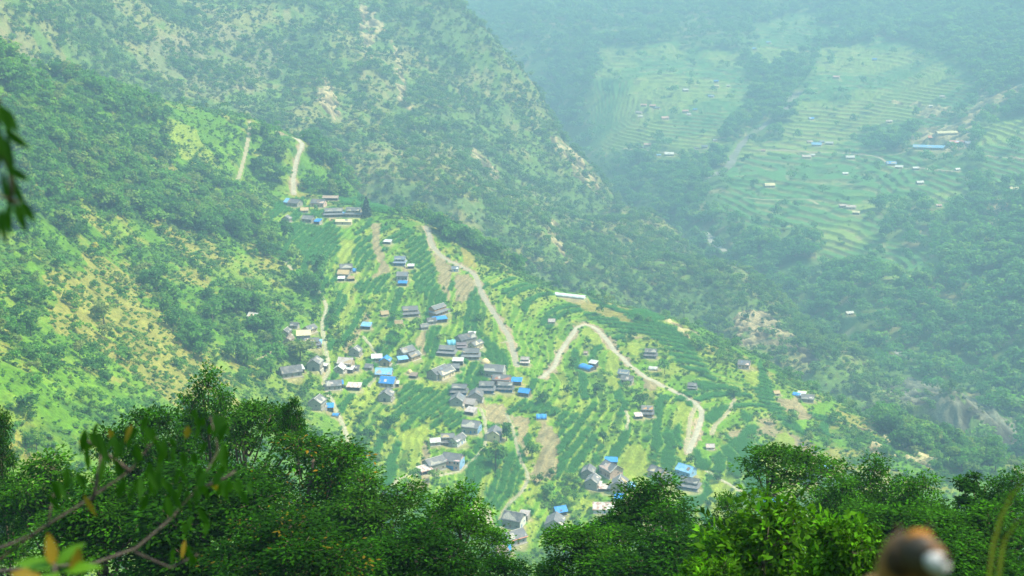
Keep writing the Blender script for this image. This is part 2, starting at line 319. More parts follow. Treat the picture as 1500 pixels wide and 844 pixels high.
for _u, _v, _d in [(0,80,1000),(90,110,1120),(180,140,1240),(260,155,1290),(330,165,1320),(400,195,1345),(440,205,1350),(480,230,1310)]:
    for _dd, _dz in ((60, -28), (180, -100), (350, -190)):
        _p = ray(_u, _v) * _d; _q = _p[:2] / np.linalg.norm(_p[:2])
        NEAR_HID.append((_p[0] + _q[0] * _dd, _p[1] + _q[1] * _dd, _p[2] + _dz))
MID = [  # the steep mountain behind the saddle
    (0,-150,1900),(0,0,1480),(0,60,1420),(100,60,1540),(200,100,1660),(200,0,1900),(300,150,1640),(300,60,1900),(300,0,2080),(420,100,1880),(420,170,1680),(420,0,2150),
    (300,-150,2500),(550,-150,2700),(648,0,2400),(550,0,2260),(550,100,1960),(500,200,1640),(550,270,1520),(620,100,2060),(650,200,1800),(640,310,1460),(750,150,2060),
    (750,260,1760),(750,380,1420),(732,80,2280),(803,160,2180),(830,330,1640),(830,410,1400),(880,260,2040),(900,330,1840),(920,310,1970),(930,430,1420),(1000,350,1900),(1000,400,1640),(1000,455,1400),
    (1050,400,1790),(1060,470,1400),(1120,500,1330),(1150,450,1580),(1220,540,1260),(1220,500,1440),(1300,545,1390),(1300,580,1200),(1380,590,1220),(1380,620,1120),(1460,640,1100),(1500,670,1060),
    (1420,600,1210),
]
MID_HID = []
for _u, _v, _d in [(630,-150,2800),(648,0,2400),(732,80,2280),(803,160,2180),(880,260,2040),(1000,350,1900),(1050,400,1790),(1150,450,1580),(1300,545,1390),(1420,600,1210)]:
    for _dd, _dz in ((40, -70), (150, -330)):
        _p = ray(_u, _v) * _d; _q = _p[:2] / np.linalg.norm(_p[:2])
        MID_HID.append((_p[0] + _q[0] * _dd + 0.35 * _dd, _p[1] + _q[1] * _dd, _p[2] + _dz))
for _u, _v, _d in [(500,200,1640),(550,270,1520),(640,310,1460),(750,380,1420),(830,410,1400),(1000,455,1400),(1120,500,1330),(1300,580,1200),(1500,670,1060),(0,60,1420),(200,100,1660),(300,150,1640)]:
    _p = ray(_u, _v) * _d; _q = _p[:2] / np.linalg.norm(_p[:2])
    MID_HID.append((_p[0] - _q[0] * 250, _p[1] - _q[1] * 250, _p[2] - 150))
FAR = [  # the opposite valley side with terraces
    (720,0,3900),(800,60,3300),(850,130,2900),(900,200,2620),(900,100,3000),(950,0,3700),(1000,100,2950),(1000,200,2500),(1000,280,2200),(1050,350,1960),
    (1100,0,3600),(1100,100,2950),(1100,200,2480),(1100,300,2080),(1100,390,1840),(1200,0,3550),(1200,100,2900),(1200,200,2440),(1200,300,2050),(1200,400,1770),(1200,470,1590),
    (1300,0,3450),(1300,100,2820),(1300,200,2390),(1300,300,2010),(1300,400,1720),(1300,500,1480),(1400,0,3250),(1400,100,2680),(1400,200,2290),(1400,300,1930),(1400,400,1660),
    (1400,500,1440),(1400,570,1300),(1500,0,3000),(1500,150,2350),(1500,300,1850),(1500,400,1600),(1500,500,1400),(1500,600,1230),(1500,660,1150),
    (700,-150,4800),(1000,-150,4500),(1300,-150,4300),(1500,-150,3900),(1650,0,2700),(1650,300,1700),(1650,500,1300),(1650,600,1150),
    (1440,590,1240),(1300,530,1420),
]
FAR_HID = [(-600,3300,-150),(-900,4300,150),(0,2900,-330),(300,1500,-460),(150,2000,-430),(500,1100,-470),(600,800,-480)]
FAR_HID = _tilt(FAR_HID)
_near = TPS(np.vstack([upts(NEAR), NEAR_HID]), 0.02)
_mid = TPS(np.vstack([upts(MID), MID_HID]), 0.02)
_far = TPS(np.vstack([upts(FAR), FAR_HID]), 0.05)

def _axis(parts):
    out = [np.array([parts[0][0]])]
    for a, b, n in parts: out.append(np.linspace(a, b, n + 1)[1:])
    return np.concatenate(out)
LOD = 1.0
AZ = np.radians(np.concatenate([np.arange(-180, -36, 3.0), np.arange(-36, 36.0001, 0.055 * LOD), np.arange(39, 180.1, 3.0)]))
RR = np.concatenate([np.geomspace(0.4, 60, 60), np.geomspace(60, 420, 80)[1:], np.arange(420, 1400, 1.6 * LOD)[1:], np.arange(1400, 2600, 3.2 * LOD), np.arange(2600, 5000, 9.0 * LOD)])

def base_height(az, r):
    """coarse landforms, before noise and terraces: upper envelope of the hillsides"""
    azc = np.clip(az, -0.75, 0.75)
    xc, yc = r * np.sin(azc), r * np.cos(azc)
    x, y = r * np.sin(az), r * np.cos(az)
    zn = _near(xc, yc)
    zn = np.where(r < 160, np.minimum(zn, -60), zn)
    zn = zn - 0.5 * np.clip(np.hypot(xc, yc) - 1600, 0, None)
    zm = _mid(xc, yc) - 1.5 * np.clip(1100 - r, 0, None)
    zf = _far(xc, yc) - 1.5 * np.clip(900 - r, 0, None)
    fwd = np.clip(y - 1.7, 0, None)
    ze = -1.15 - 0.66 * fwd + 0.45 * np.clip(-y - 1.5, 0, None) - 0.0012 * np.abs(x) * np.clip(fwd, 0, 60)
    return np.stack([zn, zm, zf, ze])

ca = np.unique(np.concatenate([AZ[::14], AZ[[0, -1]], AZ[AZ < -0.7], AZ[AZ > 0.7]])); cr = np.unique(np.concatenate([RR[::5], RR[[-1]]]))
_g = base_height(ca[:, None] + 0 * cr[None], cr[None] + 0 * ca[:, None])

def _bil(grid, gx, gy, x, y):
    i = np.clip(np.searchsorted(gx, x) - 1, 0, len(gx) - 2); j = np.clip(np.searchsorted(gy, y) - 1, 0, len(gy) - 2)
    fx = (x - gx[i]) / (gx[i + 1] - gx[i]); fy = (y - gy[j]) / (gy[j + 1] - gy[j])
    return (grid[i, j] * (1 - fx) + grid[i + 1, j] * fx) * (1 - fy) + (grid[i, j + 1] * (1 - fx) + grid[i + 1, j + 1] * fx) * fy

A2, R2 = np.meshgrid(AZ, RR, indexing='ij')
X2, Y2 = R2 * np.sin(A2), R2 * np.cos(A2)
_i = np.clip(np.searchsorted(ca, AZ) - 1, 0, len(ca) - 2); _fx = ((AZ - ca[_i]) / (ca[_i + 1] - ca[_i]))[:, None]
_j = np.clip(np.searchsorted(cr, RR) - 1, 0, len(cr) - 2); _fy = ((RR - cr[_j]) / (cr[_j + 1] - cr[_j]))[None]
def _up(g):
    a = g[_i] * (1 - _fx) + g[_i + 1] * _fx
    return a[:, _j] * (1 - _fy) + a[:, _j + 1] * _fy
ZN, ZM, ZF, ZE = (_up(g) for g in _g)
def mixa(a, b, t): return a + (b - a) * t
# relief: gullies and spurs on the big slopes, small bumps on the near one
ZN = ZN + 5.0 * (fbm(X2, Y2, 70, 3, 5) - 0.5) + 2.2 * (fbm(X2, Y2, 18, 2, 6) - 0.5)
ZM = ZM + 40.0 * (ridged(X2 + 60 * fbm(X2, Y2, 200, 2, 9), Y2 * 0.55, 190, 4, 11) - 0.68) + 9.0 * (fbm(X2, Y2, 30, 3, 12) - 0.5)
ZF = ZF + 44.0 * (ridged(X2 * 0.8 + 70 * fbm(X2, Y2, 300, 2, 19), Y2 * 0.7, 330, 3, 21) - 0.62) + 6.0 * (fbm(X2, Y2, 45, 3, 22) - 0.5)
ZS = np.stack([ZN, ZM, ZF, ZE]); OWN = np.argmax(ZS, 0); Z = ZS.max(0)

def hit(u, v, rmin=300.0):
    """where the photo's line of sight u, v meets the ground -> x, y, z, distance"""
    d = ray(u, v); az = math.atan2(d[0], d[1]); hr = math.hypot(d[0], d[1])
    i = min(max(np.searchsorted(AZ, az) - 1, 0), len(AZ) - 2); f = (az - AZ[i]) / (AZ[i + 1] - AZ[i])
    prof = Z[i] * (1 - f) + Z[i + 1] * f; g = RR * d[2] / hr - prof
    k = np.nonzero((g < 0) & (RR > rmin))[0]
    k = k[0] if len(k) else len(RR) - 1
    t = g[k - 1] / (g[k - 1] - g[k]) if k > 0 and g[k - 1] > 0 else 0.0
    r = RR[k - 1] + (RR[k] - RR[k - 1]) * t if k > 0 else RR[k]
    s = r / hr
    return d * s, s

def height(x, y):
    az = np.arctan2(x, y); r = np.hypot(x, y)
    return _bil(Z, AZ, RR, np.clip(az, AZ[0], AZ[-1]), np.clip(r, RR[0], RR[-1]))

def world_poly(pts, closed=True, step=7.0):
    out = []
    n = len(pts)
    for i in range(n if closed else n - 1):
        (a, b), (c, d) = pts[i], pts[(i + 1) % n]
        k = max(1, int(math.hypot(c - a, d - b) / step))
        for j in range(k):
            out.append(hit(a + (c - a) * j / k, b + (d - b) * j / k)[0])
    if not closed: out.append(hit(*pts[-1])[0])
    return np.array(out)

def inside(poly, x, y):
    res = np.zeros(x.shape, bool); n = len(poly)
    for i in range(n):
        x0, y0 = poly[i][0], poly[i][1]; x1, y1 = poly[(i + 1) % n][0], poly[(i + 1) % n][1]
        if y0 == y1: continue
        c = (y0 > y) != (y1 > y)
        res ^= c & (x < (x1 - x0) * (y - y0) / (y1 - y0) + x0)
    return res

def poly_mask(pts, jitter=0.0):
    """boolean mask over the terrain grid of a patch of ground outlined in photo pixels"""
    w = world_poly(pts); m = np.zeros(X2.shape, bool)
    az = np.arctan2(w[:, 0], w[:, 1]); r = np.hypot(w[:, 0], w[:, 1])
    i0, i1 = np.searchsorted(AZ, [az.min() - 0.02, az.max() + 0.02]); j0, j1 = np.searchsorted(RR, [r.min() - 20, r.max() + 20])
    xs, ys = X2[i0:i1, j0:j1], Y2[i0:i1, j0:j1]
    if jitter:
        s = max(8.0, jitter * 4)
        xs = xs + jitter * 2 * (fbm(xs, ys, s, 3, 71) - 0.5) * 2; ys = ys + jitter * 2 * (fbm(xs, ys, s, 3, 83) - 0.5) * 2
    m[i0:i1, j0:j1] = inside(w, xs, ys)
    return m

VILLAGE = [(385,322),(400,300),(440,288),(480,300),(545,322),(620,345),(700,385),(760,412),(850,436),(960,470),(1040,520),(1120,545),(1200,585),(1230,610),(1200,680),(1150,780),(1000,800),(760,810),(690,760),(560,700),(500,640),(485,560),(470,470),(420,380)]
FAR_TERR = [[(880,70),(980,60),(1090,75),(1100,150),(1065,172),(1050,215),(880,215),(862,150)], [(1200,70),(1300,55),(1440,105),(1435,150),(1370,185),(1300,190),(1215,255),(1140,222)],
            [(1085,205),(1200,215),(1345,228),(1360,270),(1340,300),(1200,305),(1070,300),(1060,240)], [(1170,295),(1290,295),(1290,398),(1190,392)], [(1300,362),(1355,366),(1357,410),(1305,405)], [(1440,185),(1500,170),(1540,180),(1540,270),(1425,268)], [(1085,60),(1190,5),(1220,45),(1130,105)], [(1050,285),(1185,288),(1185,335),(1080,330)], [(1360,240),(1420,240),(1410,300),(1350,300)]]
# ---- terraces: the ground steps down in banks inside the farmed areas
vill = poly_mask(VILLAGE, 6.0) & (OWN == 0)
fart = np.zeros(vill.shape, bool)
for _p in FAR_TERR: fart |= poly_mask(_p, 12.0)
fart &= OWN == 2
def soften(m, n):
    s = m.astype(np.float32)
    for _ in range(n):
        s[1:-1] = (s[:-2] + s[1:-1] * 2 + s[2:]) / 4; s[:, 1:-1] = (s[:, :-2] + s[:, 1:-1] * 2 + s[:, 2:]) / 4
    return s
vs, fs = soften(vill, 10), soften(fart, 5)
def terrace(z, step, lo=0.70):
    q = z / step; k = np.floor(q); f = q - k
    return (k + sstep(lo, 1.0, f) * 0.88 + f * 0.12) * step, k, f
_w = 4.0 * (fbm(X2, Y2, 60, 2, 41) - 0.5) - X2 * 0.36 + 0.88 * 30.0 * np.logaddexp(0.0, (X2 - np.clip(165 - (Y2 - 830) * 0.6, 45, 165)) / 30.0) - 30.0 * fbm(X2, Y2, 200, 2, 42)   # the plots run down the flank as much as along it
ztv, kv, fv = terrace(Z + _w, 3.1); ztv = ztv - _w
_w = 6.0 * (fbm(X2, Y2, 140, 2, 43) - 0.5)
ztf, kf, ff = terrace(Z + _w, 5.0, 0.60); ztf = ztf - _w
Z = Z + (ztv - Z) * vs * 0.85 + (ztf - Z) * fs

# ---- level pads cut and filled under every building
for h in HOUSES:
    h['p'], h['d'] = hit(h['u'], h['v']); h['p'] = h['p'].copy()
for h in HOUSES:
    x0, y0, z0 = h['p']; R1 = 0.5 * max(h['L'], h['W']) + (1.5 if h['d'] < 1400 else 3.0); R2_ = R1 + (4.0 if h['d'] < 1400 else 9.0)
    a0 = math.atan2(x0, y0); r0 = math.hypot(x0, y0)
    i0, i1 = np.searchsorted(AZ, [a0 - R2_ / r0, a0 + R2_ / r0]); j0, j1 = np.searchsorted(RR, [r0 - R2_, r0 + R2_])
    dd = np.hypot(X2[i0:i1, j0:j1] - x0, Y2[i0:i1, j0:j1] - y0)
    w = 1 - sstep(R1, R2_, dd)
    Z[i0:i1, j0:j1] += (z0 - Z[i0:i1, j0:j1]) * w
    h['R1'] = R1

# ---- what covers the ground: base colour and, per plant kind, how thickly it grows
G1 = fbm(X2, Y2, 90, 4, 101); G2 = fbm(X2, Y2, 22, 4, 102); G3 = fbm(X2, Y2, 7, 3, 103); G4 = fbm(X2, Y2, 260, 3, 104)
C = np.zeros(X2.shape + (3,), np.float32)
def put(mask, col, var=0.0, seed=0):
    c = np.array(col, np.float32)
    if var: c = c * (1 + var * (2 * G2[mask] - 1))[:, None]
    C[mask] = c
def blend(w, col):
    C[:] = C + (np.array(col, np.float32) - C) * np.clip(w, 0, 1)[..., None]
LUSH, GRASS, PALE = (0.066,0.155,0.007), (0.092,0.195,0.009), (0.165,0.220,0.026)
DRY, SOIL, DARK = (0.185,0.175,0.040), (0.195,0.170,0.088), (0.030,0.085,0.014)
MAIZE, ROCK, SCREE = (0.050,0.165,0.024), (0.085,0.080,0.072), (0.220,0.180,0.105)
n0, n1, n2 = OWN == 0, OWN == 1, OWN == 2
# near slope
C[:] = LUSH
blend(sstep(0.45, 0.62, G1 * 0.5 + G2 * 0.5), (0.115,0.190,0.018))
blend(0.8 * sstep(0.52, 0.66, G2 * 0.6 + G4 * 0.4), DRY)
blend(0.7 * sstep(0.52, 0.65, fbm(X2, Y2, 14, 3, 111)), DARK)
# steep mountain behind
_c = C.copy()
C[:] = (0.088,0.160,0.030)
_st = ridged(X2 + 60 * fbm(X2, Y2, 200, 2, 9), Y2 * 0.55, 190, 4, 11)
blend(0.7 * sstep(0.48, 0.64, 0.5 * G2 + 0.5 * _st), (0.185,0.180,0.070))
blend(0.45 * sstep(0.56, 0.70, fbm(X2, Y2 * 0.4, 26, 4, 113)), (0.235,0.195,0.110))
blend(0.8 * sstep(0.50, 0.62, G1), (0.070,0.130,0.038))
_c1 = C.copy()
C[:] = (0.070,0.140,0.035)
blend(sstep(0.48, 0.62, G1), (0.100,0.155,0.040))
blend(0.7 * sstep(0.56, 0.68, G2), (0.210,0.190,0.100))
_c2 = C.copy()
C[:] = _c; C[n1] = _c1[n1]; C[n2] = _c2[n2]
C[OWN == 3] = (0.05, 0.08, 0.02)
# farmed parcels: one crop per stretch of terrace
pid = np.floor(_hash(kv, np.floor((X2 * 0.8 + Y2 * 0.6 + 25 * fbm(X2, Y2, 80, 2, 120)) / 60.0), 7) * 100)
crop = np.zeros(X2.shape, np.int8)                                   # 1 = maize
MA = np.zeros(X2.shape, bool)
m = vill & (pid < 25); MA |= m; put(m, MAIZE, 0.2)
m = vill & (pid >= 25) & (pid < 60); put(m, GRASS, 0.25)
m = vill & (pid >= 60) & (pid < 82); put(m, PALE, 0.15)
m = vill & (pid >= 97); put(m, SOIL, 0.12)
# grassy banks between the terraces
_bank = vs * sstep(0.70, 0.82, fv) * 0.85 * (0.55 + 0.45 * sstep(0.35, 0.55, fbm(X2, Y2, 35, 2, 133)))
blend(_bank, (0.165,0.235,0.030))
_fb = fbm(X2, Y2, 160, 3, 131)
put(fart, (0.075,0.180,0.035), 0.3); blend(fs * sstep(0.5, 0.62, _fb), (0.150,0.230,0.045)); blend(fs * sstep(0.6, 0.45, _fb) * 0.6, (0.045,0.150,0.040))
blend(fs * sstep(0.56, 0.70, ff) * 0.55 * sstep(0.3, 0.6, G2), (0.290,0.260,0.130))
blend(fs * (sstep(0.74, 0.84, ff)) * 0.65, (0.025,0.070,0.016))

FIELDS = [  # outlines in photo pixels of the fields that can be told apart
 ('G',[(400,357),(401,336),(424,331),(425,342),(411,356)]),
 ('M',[(425,330),(445,325),(480,328),(500,330),(498,350),(495,370),(478,385),(470,400),(455,385),(440,370),(428,355)]),
 ('P',[(502,351),(519,351),(509,384),(486,406),(492,384)]),
 ('T',[(543,327),(558,327),(555,346),(562,372),(571,399),(540,410),(558,391),(547,369)]),
 ('M',[(517,365),(539,350),(549,380),(521,399)]), ('M',[(520,418),(560,405),(577,403),(560,430),(525,430)]), ('G',[(490,329),(520,332),(517,346),(507,350)]),
 ('M',[(400,300),(440,290),(445,300),(420,312),(400,312)]), ('M',[(440,312),(475,308),(480,320),(450,318)]), ('M',[(480,290),(540,292),(580,312),(560,312),(500,298)]),
 ('T',[(634,370),(643,370),(660,389),(662,400),(657,421),(662,440),(657,438),(643,413),(638,393)]),
 ('T',[(666,404),(687,401),(696,415),(691,436),(676,444),(668,442)]), ('P',[(662,357),(670,383),(651,366)]), ('D',[(672,360),(693,372),(696,393),(681,389)]),
 ('M',[(598,350),(625,345),(634,400),(652,440),(640,450),(605,420),(600,390)]),
 ('T',[(704,592),(736,590),(742,607),(744,621),(726,622),(712,613)]), ('T',[(747,607),(776,612),(771,645),(776,665),(769,670),(759,647)]),
 ('T',[(789,617),(806,622),(811,635),(820,640),(819,670),(816,697),(784,709),(774,702),(791,670),(789,645)]),
 ('T',[(617,486),(628,484),(622,500),(624,520),(614,520),(608,498)]),
 ('M',[(684,692),(714,670),(739,665),(744,675),(714,697),(689,699)]), ('M',[(709,724),(754,672),(771,675),(766,707),(732,744),(709,739)]),
 ('M',[(819,630),(839,635),(860,662),(860,690),(834,700),(820,702)]), ('M',[(815,600),(850,610),(880,650),(878,690),(862,660),(840,635),(815,625)]),
 ('M',[(636,575),(665,595),(680,600),(684,620),(665,630),(650,620),(640,600)]), ('M',[(600,560),(640,575),(640,615),(600,610),(575,600)]),
 ('P',[(580,632),(642,627),(610,657),(595,662),(580,647)]), ('G',[(739,647),(756,645),(754,665),(739,662)]),
 ('M',[(858,439),(884,446),(913,456),(946,456),(970,467),(993,486),(1007,498),(1031,534),(1060,572),(1060,586),(1031,553),(993,534),(965,500),(922,482),(894,479),(858,465)]),
 ('D',[(818,434),(858,441),(913,460),(932,477),(898,467),(858,456)]),
 ('P',[(861,477),(894,498),(908,522),(910,572),(898,576),(884,548),(891,515),(856,498),(853,482)]), ('P',[(913,491),(939,503),(936,522),(925,520)]),
 ('T',[(936,548),(962,560),(962,572),(946,572)]), ('P',[(993,586),(1017,598),(1021,600),(1011,640),(1000,640),(996,620)]),
 ('P',[(907,672),(920,653),(941,651),(955,688),(955,707),(933,709),(912,699)]), ('M',[(944,640),(997,624),(1000,656),(965,667)]),
 ('M',[(955,667),(989,661),(997,688),(1021,725),(1048,765),(1037,771),(989,707),(955,685)]), ('M',[(1032,685),(1069,648),(1096,624),(1104,653),(1101,685),(1075,699),(1053,693)]),
 ('M',[(1088,600),(1106,616),(1110,653),(1098,640)]), ('M',[(1115,530),(1128,560),(1138,590),(1162,620),(1182,640),(1170,642),(1142,620),(1118,595),(1108,570)]),
 ('P',[(1109,669),(1133,640),(1147,629),(1168,651),(1160,661),(1112,680)]), ('T',[(1140,584),(1167,582),(1182,602),(1194,611),(1172,615),(1143,598)]),
 ('G',[(1182,597),(1220,585),(1225,600),(1202,611)]), ('P',[(1083,541),(1113,545),(1112,571),(1094,557)]), ('P',[(1032,704),(1061,701),(1061,723),(1050,728)]),
 ('P',[(840,741),(856,731),(869,733),(861,752)]), ('P',[(960,470),(985,468),(1010,480),(1005,490),(985,480)]),
 ('M',[(760,600),(790,585),(815,600),(815,612),(780,605)]), ('G',[(1020,640),(1050,640),(1040,680),(1022,672)]),
 ('P',[(240,168),(290,190),(312,230),(285,250),(250,220)]), ('G',[(316,205),(352,190),(352,235),(330,262),(315,240)]),
 ('G',[(60,540),(130,515),(205,560),(190,605),(90,600)]), ('D',[(60,400),(150,380),(240,430),(300,520),(350,590),(250,600),(150,520),(70,480)]),
 ('K',[(1290,560),(1345,556),(1400,572),(1450,598),(1500,632),(1500,672),(1460,660),(1410,632),(1350,595),(1300,575)]), ('E',[(1070,462),(1100,452),(1130,465),(1152,490),(1152,514),(1115,506),(1072,494)]),
 ('K',[(1150,502),(1180,512),(1210,528),(1200,536),(1170,520)]), ('S',[(1262,620),(1288,635),(1308,667),(1290,667),(1270,645)]), ('S',[(1312,646),(1340,655),(1380,682),(1362,690),(1325,672)]),
 ('S',[(795,305),(815,330),(825,360),(840,388),(828,388),(808,350)]), ('S',[(800,190),(820,205),(868,250),(885,285),(872,285),(830,245),(805,205)]),
 ('S',[(985,470),(1005,476),(1022,492),(1005,494)]), ('B',[(205,110),(220,55),(330,40),(430,60),(400,115),(335,150),(250,130)]),
 ('S',[(530,0),(560,30),(545,90),(530,60)]), ('S',[(575,60),(590,100),(600,160),(585,150)]), ('S',[(480,110),(500,150),(495,180),(470,150)]), ('S',[(690,215),(720,240),(740,280),(715,265)]),
 ('S',[(1305,148),(1345,147),(1400,162),(1405,170),(1350,170)]), ('S',[(1335,205),(1348,190),(1400,180),(1440,178),(1425,215),(1390,225),(1345,214)]),
 ('S',[(1435,130),(1500,120),(1500,135),(1450,165),(1420,180)]), ('S',[(1440,300),(1475,290),(1480,320),(1450,360),(1445,330)]),
]
FCOL = dict(G=GRASS, P=PALE, T=SOIL, D=DRY, M=MAIZE, K=ROCK, S=SCREE, B=(0.165,0.155,0.100), E=(0.190,0.150,0.095))
BARE = np.zeros(X2.shape, bool); ROCKY = np.zeros(X2.shape, bool); OPEN = np.zeros(X2.shape, bool)
for k, pts in FIELDS:
    wild = k in 'KSBE' or (pts[0][0] < 330)
    m = poly_mask(pts, 7.0 if wild else 1.6)
    if k == 'M': MA |= m
    else: MA &= ~m
    if wild:
        m = m & (fbm(X2, Y2, 16, 3, 151) > (0.36 if k == 'S' else 0.30))
        _b = 0.5 if k == 'B' else 0.8
        C[m] = C[m] * (1 - _b) + _b * np.array(FCOL[k], np.float32) * (0.75 + 0.5 * G3[m])[:, None]
        if k in 'KSE': ROCKY |= m
    else:
        put(m, FCOL[k], 0.18)
        if k == 'M': blend(m * _bank, (0.165,0.235,0.030))
        else: OPEN |= m
MA &= _bank < 0.3
_rr = ridged(X2 * 0.6 + Y2 * 0.3, Y2 * 0.6 - X2 * 0.2, 11, 4, 171)
C *= np.where(ROCKY, 0.35 + 1.35 * sstep(0.40, 0.85, _rr), 1.0)[..., None].astype(np.float32)
Z = Z + ROCKY * (8.0 * (_rr - 0.6) + 3.0 * (fbm(X2, Y2, 6, 2, 172) - 0.5))
# trodden yards in front of the houses
for h in HOUSES:
    x0, y0, z0 = h['p']; R = h['R1'] + 1.5
    a0 = math.atan2(x0, y0); r0 = math.hypot(x0, y0)
    i0, i1 = np.searchsorted(AZ, [a0 - 2 * R / r0, a0 + 2 * R / r0]); j0, j1 = np.searchsorted(RR, [r0 - 2 * R, r0 + 2 * R])
    xs, ys = X2[i0:i1, j0:j1], Y2[i0:i1, j0:j1]
    dd = np.hypot(xs - x0 - 0.12 * R, ys - y0 + 0.30 * R) + 2.5 * (fbm(xs, ys, 5, 2, 161) - 0.5)
    w = (1 - sstep(R * 0.66, R * 0.90, dd))
    C[i0:i1, j0:j1] += (np.array((0.27,0.225,0.135), np.float32) - C[i0:i1, j0:j1]) * w[..., None] * h.get('yard', 0.62)
    b = dd < R * 1.05; BARE[i0:i1, j0:j1] |= b; MA[i0:i1, j0:j1] &= ~b
# roads, tracks and stream beds as ribbons
WAYS = [
 ('road',3.8,[(624,332),(628,341),(634,361),(652,378),(680,392),(697,405),(706,430),(728,465),(745,492),(752,515),(757,537)]),
 ('road',3.7,[(410,196),(428,200),(440,207),(442,214),(435,232),(430,260),(430,286)]),
 ('dirt_track',2.6,[(366,178),(364,200),(358,230),(345,276)]),
 ('road',3.4,[(793,554),(812,537),(820,517),(840,488),(848,477),(866,477),(880,487),(905,518),(935,545),(965,562),(1000,580),(1020,592),(1028,606),(1022,630),(1008,664)]),
 ('dirt_track',2.2,[(1019,594),(1012,612),(1008,640),(1004,662)]),
 ('footpath',2.2,[(415,378),(430,396),(446,406),(470,432),(478,452),(472,475),(477,510),(481,540),(474,560),(488,590),(502,622),(512,650),(518,672),(514,692)]),
 ('footpath',1.6,[(702,596),(710,615),(711,650),(692,675),(664,694),(625,697),(592,697),(575,712)]),
 ('footpath',1.6,[(741,605),(750,625),(762,672),(773,695),(768,715),(748,735),(733,757),(735,768),(756,772)]),
 ('footpath',2.6,[(690,744),(715,748),(718,768),(735,775)]),
 ('footpath',1.5,[(620,520),(600,527),(566,540),(540,565)]), ('footpath',1.4,[(560,545),(545,510),(530,490)]),
 ('dirt_track',2.2,[(1076,585),(1066,605),(1050,620),(1042,637)]), ('footpath',2.0,[(1035,690),(1060,705),(1085,720)]),
 ('footpath',1.4,[(917,602),(920,612),(918,632)]), ('footpath',1.6,[(735,502),(745,500),(752,498)]), ('dirt_track',2.4,[(405,513),(392,520),(380,527)]),
 ('stream_bed',15.0,[(1170,132),(1150,160),(1120,182),(1092,205),(1075,228),(1066,246),(1032,262)]),
 ('stream_bed',13.0,[(1032,340),(1045,356),(1062,370)]), ('stream_bed',9.0,[(1290,493),(1312,515),(1335,527),(1390,532),(1440,545)]),
 ('road',4.4,[(1110,220),(1160,221),(1200,223),(1260,226),(1290,232),(1310,245),(1360,248),(1405,252)]), ('road',4.4,[(915,218),(960,222),(1000,226),(1045,223)]),
 ('dirt_track',5.0,[(1310,228),(1330,220),(1340,205),(1352,193),(1385,183)]), ('road',3.7,[(1436,228),(1500,233)]), ('dirt_track',5.0,[(1090,290),(1130,293),(1180,292),(1200,300)]),
]
WAYW = []
RN = fbm(X2, Y2, 11, 3, 181); ROADM = np.zeros(X2.shape, bool); NEARROAD = np.zeros(X2.shape, bool)
def catmull(p, n=6):
    p = np.asarray(p, float); q = np.vstack([2 * p[0] - p[1], p, 2 * p[-1] - p[-2]]); out = []
    for i in range(1, len(q) - 2):
        for t in np.linspace(0, 1, n, endpoint=False):
            out.append(0.5 * ((2 * q[i]) + (-q[i-1] + q[i+1]) * t + (2*q[i-1] - 5*q[i] + 4*q[i+1] - q[i+2]) * t*t + (-q[i-1] + 3*q[i] - 3*q[i+1] + q[i+2]) * t**3))
    out.append(p[-1]); return np.array(out)
for kind, wd, pts in WAYS:
    w = np.array([hit(*p)[0] for p in catmull(pts, 5)])
    keep = [0]
    for i in range(1, len(w)):                                     # drop points that jumped to another hillside
        if np.linalg.norm(w[i, :2] - w[keep[-1], :2]) < 140: keep.append(i)
    w = w[keep]
    seg = np.concatenate([[0], np.cumsum(np.linalg.norm(np.diff(w[:, :2], axis=0), axis=1))])
    s = np.arange(0, seg[-1], 2.0 if wd < 8 else 5.0)
    xy = np.stack([np.interp(s, seg, w[:, 0]), np.interp(s, seg, w[:, 1])], 1)
    for _ in range(4): xy[1:-1] = (xy[:-2] + 2 * xy[1:-1] + xy[2:]) / 4
    zc = height(xy[:, 0], xy[:, 1])
    for _ in range(25): zc[1:-1] = (zc[:-2] + 2 * zc[1:-1] + zc[2:]) / 4
    # cut the roadbed into the slope
    R2_ = wd * 0.5 + (9.0 if kind == 'road' else 3.0 if wd < 8 else 6.0)
    for k in range(0, len(xy), 1):
        x0, y0 = xy[k]; a0 = math.atan2(x0, y0); r0 = math.hypot(x0, y0)
        i0, i1 = np.searchsorted(AZ, [a0 - R2_ / r0, a0 + R2_ / r0]); j0, j1 = np.searchsorted(RR, [r0 - R2_, r0 + R2_])
        dd = np.hypot(X2[i0:i1, j0:j1] - x0, Y2[i0:i1, j0:j1] - y0)
        R3_ = min(R2_, wd * 0.5 + 3.0 if wd < 8 else R2_)
        ww = (1 - sstep(wd * 0.6, R3_, dd)) * 0.9
        Z[i0:i1, j0:j1] += (zc[k] - Z[i0:i1, j0:j1]) * ww
        b = dd < wd * 0.62 + 0.8; BARE[i0:i1, j0:j1] |= b; MA[i0:i1, j0:j1] &= ~b; ROADM[i0:i1, j0:j1] |= dd < wd * 0.5 + 0.5
        if kind == 'road':
            sp = dd < wd * 0.5 + 0.4 + 4.5 * np.clip(RN[i0:i1, j0:j1] - 0.40, 0, 1) * 2; C[i0:i1, j0:j1][sp] = np.array((0.235,0.195,0.115), np.float32); MA[i0:i1, j0:j1] &= ~sp
        if kind in ('road', 'dirt_track'): NEARROAD[i0:i1, j0:j1] |= (dd < wd * 0.5 + 8.0) & ((Y2[i0:i1, j0:j1] < y0 + 2.0))
    WAYW.append((kind, wd, xy, zc))
C[ROADM & (OWN == 0)] = np.array((0.30,0.25,0.17), np.float32)
